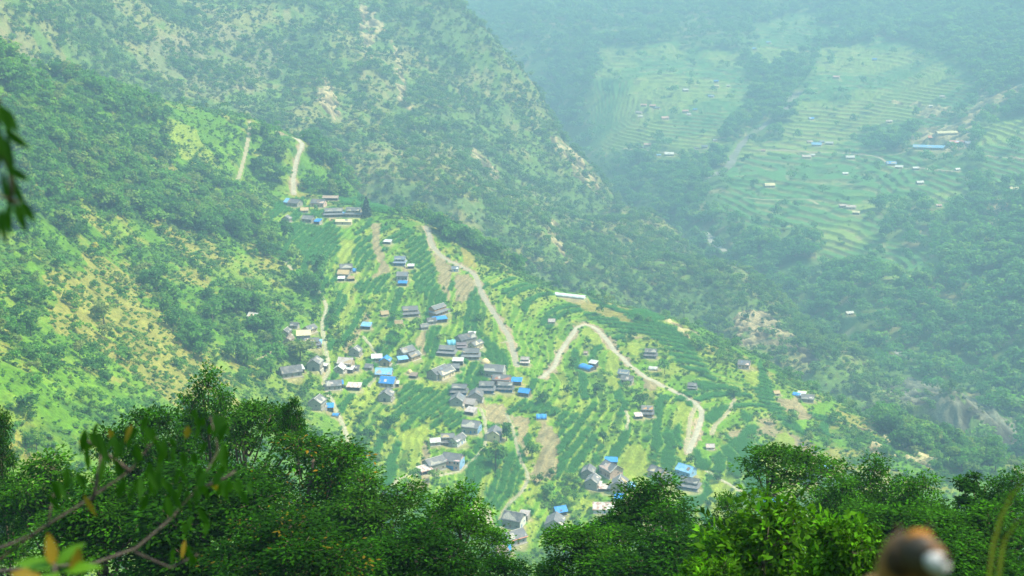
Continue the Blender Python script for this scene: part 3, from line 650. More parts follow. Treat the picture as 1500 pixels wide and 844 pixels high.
# ------------------------------------------------------------------ materials
MATS = {}
def nodes_of(name):
    m = bpy.data.materials.new(name); m.use_nodes = True; nt = m.node_tree; nt.nodes.clear()
    return m, nt, nt.nodes.new, nt.links.new
def mat(name, col, rough=0.85, var=0.25, scale=1.5, spec=0.25, metallic=0.0, bump=0.0, stain=None, stain_scale=0.6, stain_amt=0.5):
    """base colour broken up by two sizes of noise in object space, optional stains of another colour"""
    if name in MATS: return MATS[name]
    m, nt, N, Lk = nodes_of(name)
    out = N('ShaderNodeOutputMaterial'); b = N('ShaderNodeBsdfPrincipled'); Lk(b.outputs[0], out.inputs[0])
    tc = N('ShaderNodeTexCoord'); n1 = N('ShaderNodeTexNoise'); n1.inputs['Scale'].default_value = scale; n1.inputs['Detail'].default_value = 5; Lk(tc.outputs['Object'], n1.inputs['Vector'])
    mr = N('ShaderNodeMapRange'); mr.inputs[1].default_value = 0.3; mr.inputs[2].default_value = 0.7; mr.inputs[3].default_value = 1 - var; mr.inputs[4].default_value = 1 + var; Lk(n1.outputs[0], mr.inputs[0])
    mx = N('ShaderNodeMix'); mx.data_type = 'RGBA'; mx.blend_type = 'MULTIPLY'; mx.inputs[0].default_value = 1.0
    oi = N('ShaderNodeObjectInfo'); m0 = N('ShaderNodeMapRange'); m0.inputs[3].default_value = 1 - var * 0.9; m0.inputs[4].default_value = 1 + var * 0.9; Lk(oi.outputs['Random'], m0.inputs[0])
    mm = N('ShaderNodeMath'); mm.operation = 'MULTIPLY'; Lk(mr.outputs[0], mm.inputs[0]); Lk(m0.outputs[0], mm.inputs[1])
    mx.inputs[6].default_value = (*col, 1); Lk(mm.outputs[0], mx.inputs[7]); src = mx.outputs[2]
    if stain:
        n2 = N('ShaderNodeTexNoise'); n2.inputs['Scale'].default_value = stain_scale; n2.inputs['Detail'].default_value = 4; Lk(tc.outputs['Object'], n2.inputs['Vector'])
        r2 = N('ShaderNodeMapRange'); r2.inputs[1].default_value = 0.48; r2.inputs[2].default_value = 0.60; r2.inputs[4].default_value = stain_amt; Lk(n2.outputs[0], r2.inputs[0])
        m2 = N('ShaderNodeMix'); m2.data_type = 'RGBA'; Lk(r2.outputs[0], m2.inputs[0]); Lk(src, m2.inputs[6]); m2.inputs[7].default_value = (*stain, 1); src = m2.outputs[2]
    Lk(src, b.inputs['Base Color'])
    b.inputs['Roughness'].default_value = rough; b.inputs['Metallic'].default_value = metallic; b.inputs['Specular IOR Level'].default_value = spec
    if bump:
        bp = N('ShaderNodeBump'); bp.inputs['Strength'].default_value = bump; Lk(n1.outputs[0], bp.inputs['Height']); Lk(bp.outputs[0], b.inputs['Normal'])
    MATS[name] = m; return m

def leaf_mat(name, cols, trans=0.35, vary=0.25, rough=0.55, spec=0.2, region=0.0):
    """leaves: each plant its own green out of cols (Object Info random), clumps a little lighter or darker, light coming through"""
    if name in MATS: return MATS[name]
    m, nt, N, Lk = nodes_of(name)
    out = N('ShaderNodeOutputMaterial'); add = N('ShaderNodeMixShader'); add.inputs[0].default_value = trans
    b = N('ShaderNodeBsdfPrincipled'); b.inputs['Roughness'].default_value = rough; b.inputs['Specular IOR Level'].default_value = spec
    t = N('ShaderNodeBsdfTranslucent'); Lk(b.outputs[0], add.inputs[1]); Lk(t.outputs[0], add.inputs[2]); Lk(add.outputs[0], out.inputs[0])
    oi = N('ShaderNodeObjectInfo'); cr = N('ShaderNodeValToRGB'); el = cr.color_ramp.elements
    while len(el) < len(cols): el.new(0.5)
    for i, c in enumerate(cols): el[i].position = i / max(1, len(cols) - 1); el[i].color = (*c, 1)
    geo = N('ShaderNodeNewGeometry')
    if region:
        nr = N('ShaderNodeTexNoise'); nr.inputs['Scale'].default_value = 1 / 70.0; nr.inputs['Detail'].default_value = 2; Lk(geo.outputs['Position'], nr.inputs['Vector'])
        ma = N('ShaderNodeMath'); ma.operation = 'MULTIPLY_ADD'; Lk(nr.outputs[0], ma.inputs[0]); ma.inputs[1].default_value = region * 2; ma.inputs[2].default_value = -region
        mb = N('ShaderNodeMath'); mb.operation = 'ADD'; mb.use_clamp = True; Lk(oi.outputs['Random'], mb.inputs[0]); Lk(ma.outputs[0], mb.inputs[1]); Lk(mb.outputs[0], cr.inputs[0])
    else: Lk(oi.outputs['Random'], cr.inputs[0])
    att = N('ShaderNodeAttribute'); att.attribute_name = 'tint'
    mx = N('ShaderNodeMix'); mx.data_type = 'RGBA'; mx.blend_type = 'MULTIPLY'; mx.inputs[0].default_value = 1.0; Lk(cr.outputs[0], mx.inputs[6]); Lk(att.outputs['Color'], mx.inputs[7])
    Lk(mx.outputs[2], b.inputs['Base Color'])
    m2 = N('ShaderNodeMix'); m2.data_type = 'RGBA'; m2.blend_type = 'MULTIPLY'; m2.inputs[0].default_value = 1.0; Lk(mx.outputs[2], m2.inputs[6]); m2.inputs[7].default_value = (1.25, 1.5, 0.5, 1); Lk(m2.outputs[2], t.inputs['Color'])
    MATS[name] = m; return m

def ground_mat():
    m, nt, N, Lk = nodes_of('ground_cover')
    out = N('ShaderNodeOutputMaterial'); b = N('ShaderNodeBsdfPrincipled'); Lk(b.outputs[0], out.inputs[0])
    b.inputs['Roughness'].default_value = 0.95; b.inputs['Specular IOR Level'].default_value = 0.1
    at = N('ShaderNodeAttribute'); at.attribute_name = 'Col'; geo = N('ShaderNodeNewGeometry')
    def noise(sc, det, lo, hi):
        n = N('ShaderNodeTexNoise'); n.inputs['Scale'].default_value = sc; n.inputs['Detail'].default_value = det; n.inputs['Roughness'].default_value = 0.65; Lk(geo.outputs['Position'], n.inputs['Vector'])
        r = N('ShaderNodeMapRange'); r.inputs[1].default_value = 0.28; r.inputs[2].default_value = 0.72; r.inputs[3].default_value = lo; r.inputs[4].default_value = hi; Lk(n.outputs[0], r.inputs[0]); return n, r
    na, ra = noise(0.55, 6, 0.55, 1.45); nb, rb = noise(0.09, 4, 0.75, 1.25)
    mu = N('ShaderNodeMath'); mu.operation = 'MULTIPLY'; Lk(ra.outputs[0], mu.inputs[0]); Lk(rb.outputs[0], mu.inputs[1])
    mx = N('ShaderNodeMix'); mx.data_type = 'RGBA'; mx.blend_type = 'MULTIPLY'; mx.inputs[0].default_value = 1.0; Lk(at.outputs['Color'], mx.inputs[6]); Lk(mu.outputs[0], mx.inputs[7])
    nc, rc = noise(0.23, 3, 0.0, 0.45)
    m3 = N('ShaderNodeMix'); m3.data_type = 'RGBA'; m3.blend_type = 'MULTIPLY'; Lk(rc.outputs[0], m3.inputs[0]); Lk(mx.outputs[2], m3.inputs[6]); m3.inputs[7].default_value = (1.25, 0.95, 0.75, 1)
    Lk(m3.outputs[2], b.inputs['Base Color'])
    bp = N('ShaderNodeBump'); bp.inputs['Strength'].default_value = 0.7; bp.inputs['Distance'].default_value = 0.6; Lk(na.outputs[0], bp.inputs['Height']); Lk(bp.outputs[0], b.inputs['Normal'])
    return m

# ------------------------------------------------------------------ mesh helpers
class MB:
    def __init__(self): self.v = []; self.f = []
    def add(self, vs, fs):
        o = len(self.v); self.v += [tuple(p) for p in vs]; self.f += [tuple(i + o for i in f) for f in fs]
    def box(self, x0, x1, y0, y1, z0, z1):
        self.add([(x0,y0,z0),(x1,y0,z0),(x1,y1,z0),(x0,y1,z0),(x0,y0,z1),(x1,y0,z1),(x1,y1,z1),(x0,y1,z1)],
                 [(3,2,1,0),(4,5,6,7),(0,1,5,4),(1,2,6,5),(2,3,7,6),(3,0,4,7)])
    def slab(self, a, b, c, d, t, n=1, jit=0.0, rnd=None):
        """sheet a-b-c-d (a-b lower edge), thickness t downwards, split n times along a-b with uneven height"""
        a, b, c, d = map(Vector, (a, b, c, d)); vs = []
        for i in range(n + 1):
            s = i / n; j0 = rnd.uniform(-jit, jit) if rnd else 0; j1 = rnd.uniform(-jit, jit) if rnd else 0
            p = a.lerp(b, s) + Vector((0, 0, j0)); q = d.lerp(c, s) + Vector((0, 0, j1)); dn = Vector((0, 0, -t))
            vs += [p, q, q + dn, p + dn]
        fs = [(3,2,1,0)]
        for i in range(n):
            o = i * 4; e = o + 4
            fs += [(o, o+1, e+1, e), (o+1, o+2, e+2, e+1), (o+2, o+3, e+3, e+2), (o+3, o, e, e+3)]
        o = n * 4; fs.append((o, o+1, o+2, o+3)); self.add(vs, fs)
    def prism(self, prof, x0, x1):
        """profile of (y, z) points run along x"""
        n = len(prof); self.add([(x0, y, z) for y, z in prof] + [(x1, y, z) for y, z in prof],
                                [tuple(range(n))[::-1], tuple(range(n, 2 * n))] + [(i, (i+1) % n, n + (i+1) % n, n + i) for i in range(n)])
    def tube(self, pts, rad, sides=5):
        pts = [Vector(p) for p in pts]; o = len(self.v); n = len(pts)
        for i, p in enumerate(pts):
            d = (pts[min(i + 1, n - 1)] - pts[max(i - 1, 0)]).normalized(); a = d.orthogonal().normalized(); b = d.cross(a)
            for k in range(sides):
                t = 2 * math.pi * k / sides; self.v.append(tuple(p + (a * math.cos(t) + b * math.sin(t)) * rad[i]))
        for i in range(n - 1):
            for k in range(sides): self.f.append((o + i*sides + k, o + i*sides + (k+1) % sides, o + (i+1)*sides + (k+1) % sides, o + (i+1)*sides + k))
        self.f.append(tuple(o + k for k in range(sides))[::-1]); self.f.append(tuple(o + (n-1)*sides + k for k in range(sides)))
    def mesh(self, name, m, smooth=False):
        me = bpy.data.meshes.new(name); me.from_pydata(self.v, [], self.f)
        for x in (m if isinstance(m, (list, tuple)) else [m]): me.materials.append(x)
        if smooth: me.polygons.foreach_set('use_smooth', [True] * len(me.polygons))
        me.update(); return me
    def build(self, name, m, parent=None, smooth=False):
        return link(name, self.mesh(name, m, smooth), parent)
def link(name, data, parent=None, loc=None, rotz=0.0, scale=None):
    o = bpy.data.objects.new(name, data); COL.objects.link(o)
    if parent is not None: o.parent = parent
    if loc is not None: o.location = loc
    if rotz: o.rotation_euler = (0, 0, rotz)
    if scale is not None: o.scale = scale
    return o
def tag(o, label=None, cat=None, group=None, kind=None):
    if label: o['label'] = label
    if cat: o['category'] = cat
    if group: o['group'] = group
    if kind: o['kind'] = kind
    return o
def np_mesh(name, V, F, mats, mat_idx=None, tint=None, smooth=False):
    """mesh straight from arrays; F is (n, 4) quads or (n, 3) triangles; tint = colour per face"""
    V = np.asarray(V, np.float32); F = np.asarray(F, np.int32); k = F.shape[1]
    me = bpy.data.meshes.new(name); me.vertices.add(len(V)); me.vertices.foreach_set('co', V.ravel())
    me.loops.add(F.size); me.loops.foreach_set('vertex_index', F.ravel()); me.polygons.add(len(F))
    me.polygons.foreach_set('loop_start', np.arange(0, F.size, k, dtype=np.int32)); me.polygons.foreach_set('loop_total', np.full(len(F), k, np.int32))
    for m in mats: me.materials.append(m)
    if mat_idx is not None: me.polygons.foreach_set('material_index', np.asarray(mat_idx, np.int32))
    if smooth: me.polygons.foreach_set('use_smooth', np.ones(len(F), bool))
    if tint is not None:
        a = me.color_attributes.new('tint', 'FLOAT_COLOR', 'CORNER'); c = np.ones((len(F), k, 4), np.float32); c[:, :, :3] = np.asarray(tint, np.float32)[:, None, :]; a.data.foreach_set('color', c.ravel())
    me.update(calc_edges=True); me.validate(); return me

# ------------------------------------------------------------------ the ground as one sheet round the camera
na, nr_ = X2.shape
_idx = np.arange(na * nr_).reshape(na, nr_)
_F = np.stack([_idx[:-1, :-1], _idx[:-1, 1:], _idx[1:, 1:], _idx[1:, :-1]], -1).reshape(-1, 4)
_me = np_mesh('terrain', np.stack([X2, Y2, Z], -1).reshape(-1, 3), _F[:, ::-1], [ground_mat()], smooth=True)
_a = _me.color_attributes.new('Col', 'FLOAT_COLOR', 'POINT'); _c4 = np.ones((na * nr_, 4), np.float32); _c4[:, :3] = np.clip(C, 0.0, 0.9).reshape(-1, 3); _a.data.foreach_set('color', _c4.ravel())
tag(link('terrain', _me), kind='structure')

ROADM_ = dict(
    road=mat('pale_concrete', (0.31,0.28,0.205), 0.95, 0.22, 0.5, stain=(0.26,0.225,0.15), stain_scale=0.15, stain_amt=0.5),
    dirt_track=mat('pale_earth', (0.27,0.23,0.14), 0.95, 0.25, 0.6, stain=(0.16,0.20,0.06), stain_scale=0.3, stain_amt=0.5),
    footpath=mat('trodden_stone', (0.28,0.26,0.17), 0.95, 0.25, 0.8, stain=(0.18,0.22,0.07), stain_scale=0.35, stain_amt=0.45),
    stream_bed=mat('grey_boulders', (0.24,0.235,0.21), 0.95, 0.45, 0.12, stain=(0.12,0.15,0.06), stain_scale=0.05, stain_amt=0.7))
for kind, wd, xy, zc in WAYW:
    t = np.gradient(xy, axis=0); t /= np.linalg.norm(t, axis=1, keepdims=True) + 1e-9; nrm = np.stack([-t[:, 1], t[:, 0]], 1)
    s = np.arange(len(xy)) * 1.7; off = np.linspace(-0.5, 0.5, 6); V = []
    for o_ in off:
        wob = wd * (1 + (0.10 if wd < 8 else 0.5) * (2 * fbm(s, s * 0 + o_ * 3 + wd, 9.0, 3, 301) - 1))
        p = xy + nrm * (o_ * wob)[:, None]
        V.append(np.stack([p[:, 0], p[:, 1], height(p[:, 0], p[:, 1]) + (0.14 if wd < 8 else 0.45) - 0.10 * (abs(o_) > 0.45)], 1))
    V = np.stack(V, 1); n = len(xy); ii = np.arange(n * 6).reshape(n, 6)
    F = np.stack([ii[:-1, :-1], ii[1:, :-1], ii[1:, 1:], ii[:-1, 1:]], -1).reshape(-1, 4)
    tag(link(kind, np_mesh(kind, V.reshape(-1, 3), F, [ROADM_[kind]], smooth=True)), kind='structure')
# ------------------------------------------------------------------ buildings
ROOF = dict(
    slate=mat('grey_slate', (0.105,0.105,0.115), 0.8, 0.35, 2.2, stain=(0.19,0.175,0.165), stain_scale=0.5, stain_amt=0.6, bump=0.3),
    slateblue=mat('blue_grey_slate', (0.125,0.155,0.21), 0.75, 0.25, 2.0, stain=(0.21,0.22,0.24), stain_scale=0.7),
    blue=mat('blue_sheet', (0.022,0.17,0.50), 0.6, 0.16, 1.2, stain=(0.06,0.24,0.55), stain_scale=0.9, stain_amt=0.6),
    ltblue=mat('pale_blue_sheet', (0.13,0.31,0.55), 0.6, 0.16, 1.2, stain=(0.28,0.40,0.54), stain_scale=0.9, stain_amt=0.6),
    sky=mat('light_blue_sheet', (0.13,0.40,0.56), 0.55, 0.14, 1.2), white=mat('white_metal_sheet', (0.50,0.50,0.49), 0.6, 0.2, 1.5, stain=(0.32,0.28,0.24), stain_scale=0.8, stain_amt=0.5),
    cream=mat('cream_sheet', (0.52,0.45,0.26), 0.7, 0.14, 1.5), pinkgrey=mat('worn_pinkish_sheet', (0.36,0.31,0.30), 0.75, 0.2, 1.6, stain=(0.25,0.16,0.12), stain_scale=0.7, stain_amt=0.4),
    rust=mat('rusty_white_sheet', (0.44,0.39,0.36), 0.7, 0.2, 1.5, stain=(0.27,0.09,0.045), stain_scale=0.55, stain_amt=0.7), thatch=mat('straw_thatch', (0.33,0.24,0.13), 0.95, 0.3, 3.0, bump=0.4),
    straw=mat('pale_straw', (0.55,0.40,0.21), 0.95, 0.25, 3.0, bump=0.5), brown=mat('brown_boards', (0.22,0.165,0.13), 0.9, 0.25, 2.0), pink=mat('faded_red_sheet', (0.46,0.27,0.23), 0.75, 0.2, 1.2),
    purple=mat('purplish_slate', (0.20,0.16,0.18), 0.8, 0.2, 2.0), orange=mat('orange_red_sheet', (0.62,0.20,0.11), 0.6, 0.12, 0.6), red=mat('dull_red_sheet', (0.50,0.20,0.18), 0.6, 0.12, 0.6), plastic=mat('white_plastic_film', (0.50,0.53,0.53), 0.45, 0.08, 0.8))
WALL = dict(
    stone=mat('grey_fieldstone', (0.27,0.255,0.225), 0.95, 0.35, 3.0, bump=0.5, stain=(0.36,0.33,0.28), stain_scale=1.2), tan=mat('tan_mud_plaster', (0.36,0.27,0.16), 0.95, 0.22, 1.5), cream=mat('cream_plaster', (0.48,0.40,0.26), 0.9, 0.18, 1.2),
    plaster=mat('pale_plaster', (0.38,0.35,0.30), 0.9, 0.2, 1.0), white=mat('white_wash', (0.55,0.54,0.51), 0.85, 0.12, 1.0), pink=mat('pinkish_plaster', (0.55,0.38,0.32), 0.9, 0.18, 1.2), blue=mat('blue_paint', (0.045,0.19,0.42), 0.7, 0.18, 1.2),
    ltbluewall=mat('pale_blue_paint', (0.24,0.40,0.60), 0.7, 0.12, 1.0), purple=mat('dark_purple_boards', (0.15,0.10,0.11), 0.9, 0.2, 2.0), orange=mat('orange_mud', (0.50,0.27,0.12), 0.9, 0.2, 1.5), brick=mat('red_brick', (0.42,0.17,0.11), 0.9, 0.25, 3.0),
    dark=mat('dark_boards', (0.09,0.085,0.085), 0.9, 0.25, 2.0), bluewhite=mat('blue_white_paint', (0.40,0.48,0.62), 0.8, 0.15, 0.8), pinkblue=mat('rose_plaster', (0.55,0.36,0.36), 0.9, 0.15, 1.0))
M_GLASS = mat('dark_opening', (0.030,0.032,0.036), 0.35, 0.1, 1.0, spec=0.5)
M_FRAME = mat('window_paint_blue', (0.05,0.20,0.46), 0.6, 0.1, 1.0)
M_WOODF = mat('window_wood', (0.20,0.12,0.07), 0.8, 0.2, 3.0)
M_POST = mat('weathered_wood', (0.24,0.18,0.12), 0.9, 0.25, 3.0)
M_TRIM = mat('pale_mortar', (0.48,0.45,0.40), 0.9, 0.12, 1.0)

def _unit(name, f, m):
    b = MB(); f(b); return b.mesh(name, m)
# openings, 1 m unit in x and z, proud of the wall towards -y
ME_PANE = _unit('pane', lambda b: b.box(-0.5, 0.5, -0.03, 0.05, -0.5, 0.5), M_GLASS)
def _fr(b):
    b.box(-0.62, -0.5, -0.07, 0.05, -0.6, 0.6); b.box(0.5, 0.62, -0.07, 0.05, -0.6, 0.6); b.box(-0.5, 0.5, -0.07, 0.05, 0.5, 0.6); b.box(-0.5, 0.5, -0.07, 0.05, -0.6, -0.5); b.box(-0.03, 0.03, -0.055, 0.05, -0.5, 0.5)
ME_FRB = _unit('frame', _fr, M_FRAME); ME_FRW = _unit('frame', _fr, M_WOODF)
def _dr(b):
    b.box(-0.5, 0.5, -0.04, 0.05, 0, 1.0)
    for x in (-0.25, 0.0, 0.25): b.box(x - 0.02, x + 0.02, -0.06, -0.04, 0.02, 0.98)
ME_DOORD = _unit('door', _dr, M_GLASS); ME_DOORB = _unit('door', _dr, M_FRAME); ME_DOORW = _unit('door', _dr, M_WOODF)

def opening(root, face, hx, hy, s, z, w, hh, door=False, blue=False, fine=True):
    """door or window on the front ('f', -y), or an end wall ('l' -x, 'r' +x), at s metres along it"""
    loc = {'f': (s, -hy, z), 'l': (-hx, s, z), 'r': (hx, s, z), 'b': (s, hy, z)}[face]; rz = {'f': 0, 'l': -math.pi / 2, 'r': math.pi / 2, 'b': math.pi}[face]
    if door:
        return link('door', ME_DOORB if blue else (ME_DOORW if fine else ME_DOORD), root, loc, rz, (w, 1, hh))
    o = link('window', ME_PANE, root, loc, rz, (w, 1, hh))
    if fine: link('frame', ME_FRB if blue else ME_FRW, o)
    return o

def gable_roof(b, L, W, z, rise, over, rnd, t=0.16, jit=0.05, n=4):
    x0, x1 = -L / 2 - over, L / 2 + over; y = W / 2 + over; zl = z - rise * over / (W / 2)
    b.slab((x0, -y, zl), (x1, -y, zl), (x1, 0, z + rise), (x0, 0, z + rise), t, n, jit, rnd)
    b.slab((x1, y, zl), (x0, y, zl), (x0, 0.002, z + rise + 0.003), (x1, 0.002, z + rise + 0.003), t, n, jit, rnd)

def build_house(h):
    rnd = random.Random(int(h['u'] * 31 + h['v'])); L, W, hh, st = h['L'] * 1.06, h['W'] * (1.22 if h['d'] < 1300 else 1.0), h['h'] * 1.05, h['style']
    nm = h['name'] or {'house': 'stone_house', 'hut': 'hut'}.get(h['cat'], h['cat'].replace(' ', '_'))
    if nm == 'stone_house' and h['roof'] not in ('slate', 'slateblue', 'thatch'): nm = 'village_house'
    p = h['p']; root = link(nm, None, None, (p[0], p[1], p[2] + 0.03), math.radians(h['yaw']))
    root.empty_display_size = 2.0; grp = {'house': 'houses of the hillside village', 'shed': 'sheds of the hillside village', 'hut': 'huts of the hillside village'}.get(h['cat'])
    if h['d'] >= 1400: grp = 'school buildings across the valley' if h['cat'] == 'school building' else 'houses across the valley'
    tag(root, h['label'], h['cat'], grp)
    rm = ROOF[h['roof']]; wk = h.get('wall', 'stone'); wm = WALL[wk]; near = h['d'] < 1300
    blue = wk in ('blue', 'pinkblue', 'ltbluewall', 'white') or h.get('blue_end')
    if st in ('gable', 'far', 'long', 'two'):
        two = st == 'two'
        bl, bw, by = (L * 0.80, W * 0.60, W * 0.14) if two else (L, W, 0.0)
        rise = bw / 2 * math.tan(math.radians(33 if st != 'long' else 22))
        w = MB(); w.prism([(by - bw/2, -2.6), (by + bw/2, -2.6), (by + bw/2, hh), (by, hh + rise - 0.05), (by - bw/2, hh)], -bl/2, bl/2)
        if two: w.box(-L * 0.43, L * 0.43, -W * 0.30, by - bw/2 + 0.01, -2.6, hh * 0.46)
        upper = WALL['stone'] if wk == 'blue' else wm
        wo = w.build('wall', upper, root)
        r = MB(); gable_roof(r, bl, bw, hh, rise, 0.55 if st != 'far' else 0.7, rnd); ro = r.build('roof', rm, root); ro.location.y = by
        if near:
            c = MB(); c.tube([(-bl/2 - 0.5, by, hh + rise + 0.03), (0, by, hh + rise + 0.0), (bl/2 + 0.5, by, hh + rise + 0.03)], [0.14] * 3, 6); c.build('ridge_cap', M_TRIM if rnd.random() < 0.35 else rm, ro).location.y = -by
        if h.get('verge'):
            c = MB(); zl = hh - rise * 0.5 / (bw/2); c.slab((bl/2 + 0.2, by - bw/2 - 0.5, zl + 0.12), (bl/2 + 0.75, by - bw/2 - 0.5, zl + 0.12), (bl/2 + 0.75, by, hh + rise + 0.14), (bl/2 + 0.2, by, hh + rise + 0.14), 0.1); c.slab((bl/2 + 0.75, by + bw/2 + 0.5, zl + 0.12), (bl/2 + 0.2, by + bw/2 + 0.5, zl + 0.12), (bl/2 + 0.2, by + 0.003, hh + rise + 0.143), (bl/2 + 0.75, by + 0.003, hh + rise + 0.143), 0.1); c.build('verge', M_TRIM, root)
        if h.get('metal_end'):
            c = MB(); zl = hh - rise * 0.55 / (bw/2); c.slab((-bl/2 - 0.6, -bw/2 - 0.6, zl + 0.1), (-bl/2 + bl * 0.25, -bw/2 - 0.6, zl + 0.1), (-bl/2 + bl * 0.25, 0, hh + rise + 0.12), (-bl/2 - 0.6, 0, hh + rise + 0.12), 0.06); c.build('metal_sheet', ROOF['ltblue'], root)
        if h.get('rust_eave'):
            c = MB(); zl = hh - rise * 0.5 / (bw/2); c.box(-bl/2 - 0.4, bl/2 + 0.4, -bw/2 - 0.95, -bw/2 - 0.56, zl - 0.25, zl - 0.05); c.build('eave_board', ROOF['orange'], root)
        if h.get('blue_end'):
            c = MB(); c.box(bl/2 + 0.003, bl/2 + 0.06, -bw/2 * 0.96, bw/2 * 0.96, 0.1, hh * 0.97); c.build('painted_end_wall', WALL['ltbluewall'], root)
        if h.get('pale_end'):
            c = MB(); c.box(bl/2 + 0.003, bl/2 + 0.06, -bw/2 * 0.96, bw/2 * 0.96, -0.4, hh * 0.97); c.build('plastered_end_wall', WALL['white'], root)
        if two:
            # skirt roof round the front and both ends, on posts
            z1, z0 = hh * 0.66, hh * 0.50; yf = -W / 2 - 0.3; xe = L / 2 + 0.3; yb = by + bw/2; yi = by - bw/2
            s = MB(); s.slab((-xe, yf, z0), (xe, yf, z0), (bl/2, yi, z1), (-bl/2, yi, z1), 0.14, 4, 0.05, rnd)
            s.slab((xe, yf, z0 + 0.003), (xe, yb, z0 + 0.003), (bl/2, yb, z1), (bl/2, yi, z1 + 0.003), 0.14); s.slab((-xe, yb, z0 + 0.003), (-xe, yf, z0 + 0.003), (-bl/2, yi, z1 + 0.003), (-bl/2, yb, z1), 0.14)
            s.build('veranda_roof', rm, root)
            np_ = 5 if near else 3
            for i in range(np_):
                x = -xe + 0.35 + (2 * xe - 0.7) * i / (np_ - 1); q = MB(); q.box(x - 0.09, x + 0.09, yf + 0.2, yf + 0.38, -2.4, z0 - 0.1); q.build('post', M_POST, root)
            pl = MB(); pl.box(-xe + 0.1, xe - 0.1, yf + 0.15, -W * 0.30 - 0.004, -2.6, 0.25); pl.build('plinth', WALL['plaster'] if wk in ('blue', 'tan', 'cream', 'orange') else WALL['stone'], root)
            if wk == 'blue':
                q = MB(); q.box(-L * 0.43, L * 0.43, -W * 0.30 - 0.06, -W * 0.30 - 0.003, 0.28, hh * 0.44); q.build('painted_front', WALL['blue'], root)
            opening(root, 'f', bl/2, W * 0.30 + 0.07, -0.4, 0.28, 1.1, min(1.9, hh * 0.40), True, blue)
            for x in (-L * 0.27, L * 0.24): opening(root, 'f', bl/2, W * 0.30 + 0.07, x, hh * 0.28, 0.9, 0.9, False, blue)
            for x in (-bl * 0.28, 0.1, bl * 0.28): opening(root, 'f', bl/2, -by + bw/2 + 0.0, x, hh * 0.82, 0.8, 0.7, False, blue)
        elif st == 'long':
            n = int(L / 3.4)
            for i in range(n):
                x = -L/2 + L * (i + 0.5) / n
                if i % 4 == 1: opening(root, 'f', bl/2, bw/2, x, 0.1, 1.5, 2.4, True, True)
                else: opening(root, 'f', bl/2, bw/2, x, 2.2, 1.7, 1.5, False, True, False)
            s = MB(); s.slab((-L/2 - 0.5, -W/2 - 2.6, hh - 1.1), (L/2 + 0.5, -W/2 - 2.6, hh - 1.1), (L/2 + 0.5, -W/2 - 0.3, hh - 0.45), (-L/2 - 0.5, -W/2 - 0.3, hh - 0.45), 0.12); s.build('veranda_roof', rm, root)
            for i in range(n + 1):
                x = -L/2 + L * i / n; q = MB(); q.box(x - 0.14, x + 0.14, -W/2 - 2.4, -W/2 - 2.12, -1.5, hh - 1.1); q.build('post', WALL['white'], root)
        elif st == 'far':
            opening(root, 'f', bl/2, bw/2, -L * 0.1, 0.0, 1.4, 2.0, True, False, False); opening(root, 'f', bl/2, bw/2, L * 0.25, 1.7, 1.2, 1.1, False, False, False)
            if L > 9: opening(root, 'f', bl/2, bw/2, -L * 0.35, 1.7, 1.2, 1.1, False, False, False)
        else:
            pl = MB(); pl.box(-L/2 - 0.35, L/2 + 0.35, -W/2 - 0.9, -W/2 - 0.004, -2.6, 0.15); pl.build('plinth', WALL['plaster'] if rnd.random() < 0.4 else WALL['stone'], root)
            dh = min(1.9, hh * 0.62)
            opening(root, 'f', L/2, W/2, rnd.uniform(-0.12, 0.12) * L, 0.15, 1.1, dh, True, blue, near)
            if hh > 2.9:
                for x in (-L * 0.32, L * 0.32): opening(root, 'f', L/2, W/2, x, min(1.6, hh * 0.5), 0.85, 0.9, False, blue, near)
            if h.get('storeys') == 2:
                for x in (-L * 0.32, -0.05 * L, L * 0.22, L * 0.4): opening(root, 'f', L/2, W/2, x, hh * 0.76, 0.85, 1.0, False, blue, near)
                q = MB(); q.box(-L * 0.42, L * 0.16, -W/2 - 0.05, -W/2 - 0.003, 0.2, hh * 0.42); q.build('painted_front', WALL['blue'], root)
                q = MB(); q.box(-L * 0.5, L * 0.5, -W/2 - 0.22, -W/2 - 0.003, hh * 0.50, hh * 0.54); q.build('ledge', M_TRIM, root)
            for fc in ('l', 'r'):
                if fc == 'r' and (h.get('blue_end') or h.get('pale_end')):
                    opening(root, fc, L/2 + 0.06, W/2, -W * 0.22, 0.15, 1.1, dh, True, True, near); opening(root, fc, L/2 + 0.06, W/2, W * 0.2, hh * 0.5, 0.8, 0.9, False, True, near); continue
                if 'doorway' in h['label'] or 'window' in h['label']: opening(root, fc, L/2, W/2, 0.0, 0.1, 1.5, min(2.2, hh * 0.6), True, False, False)
                elif hh > 3.0: opening(root, fc, L/2, W/2, rnd.uniform(-0.15, 0.15) * W, hh * 0.62, 0.8, 0.8, False, False, near)
            if near and L > 7 and rnd.random() < 0.45:
                px_, pw_ = rnd.uniform(-0.3, 0.2) * L, rnd.uniform(1.2, 2.6); ft = rnd.uniform(0.1, 0.35); f1 = ft + rnd.uniform(0.3, 0.55)
                q = MB(); q.slab((px_, -bw/2 * (1 - ft), hh + rise * ft + 0.07), (px_ + pw_, -bw/2 * (1 - ft), hh + rise * ft + 0.07), (px_ + pw_, -bw/2 * (1 - f1), hh + rise * f1 + 0.07), (px_, -bw/2 * (1 - f1), hh + rise * f1 + 0.07), 0.03); q.build('roof_patch', ROOF[rnd.choice(['rust', 'pinkgrey', 'slateblue', 'brown'])], root)
            if wk == 'brick':
                q = MB(); q.box(-L/2 - 1.4, -L/2 - 0.2, -0.8, 0.6, -2.0, hh + 1.2); q.build('chimney', WALL['brick'], root)
    elif st == 'shed':
        zf, zb = hh, hh + 0.18 * W + 0.25
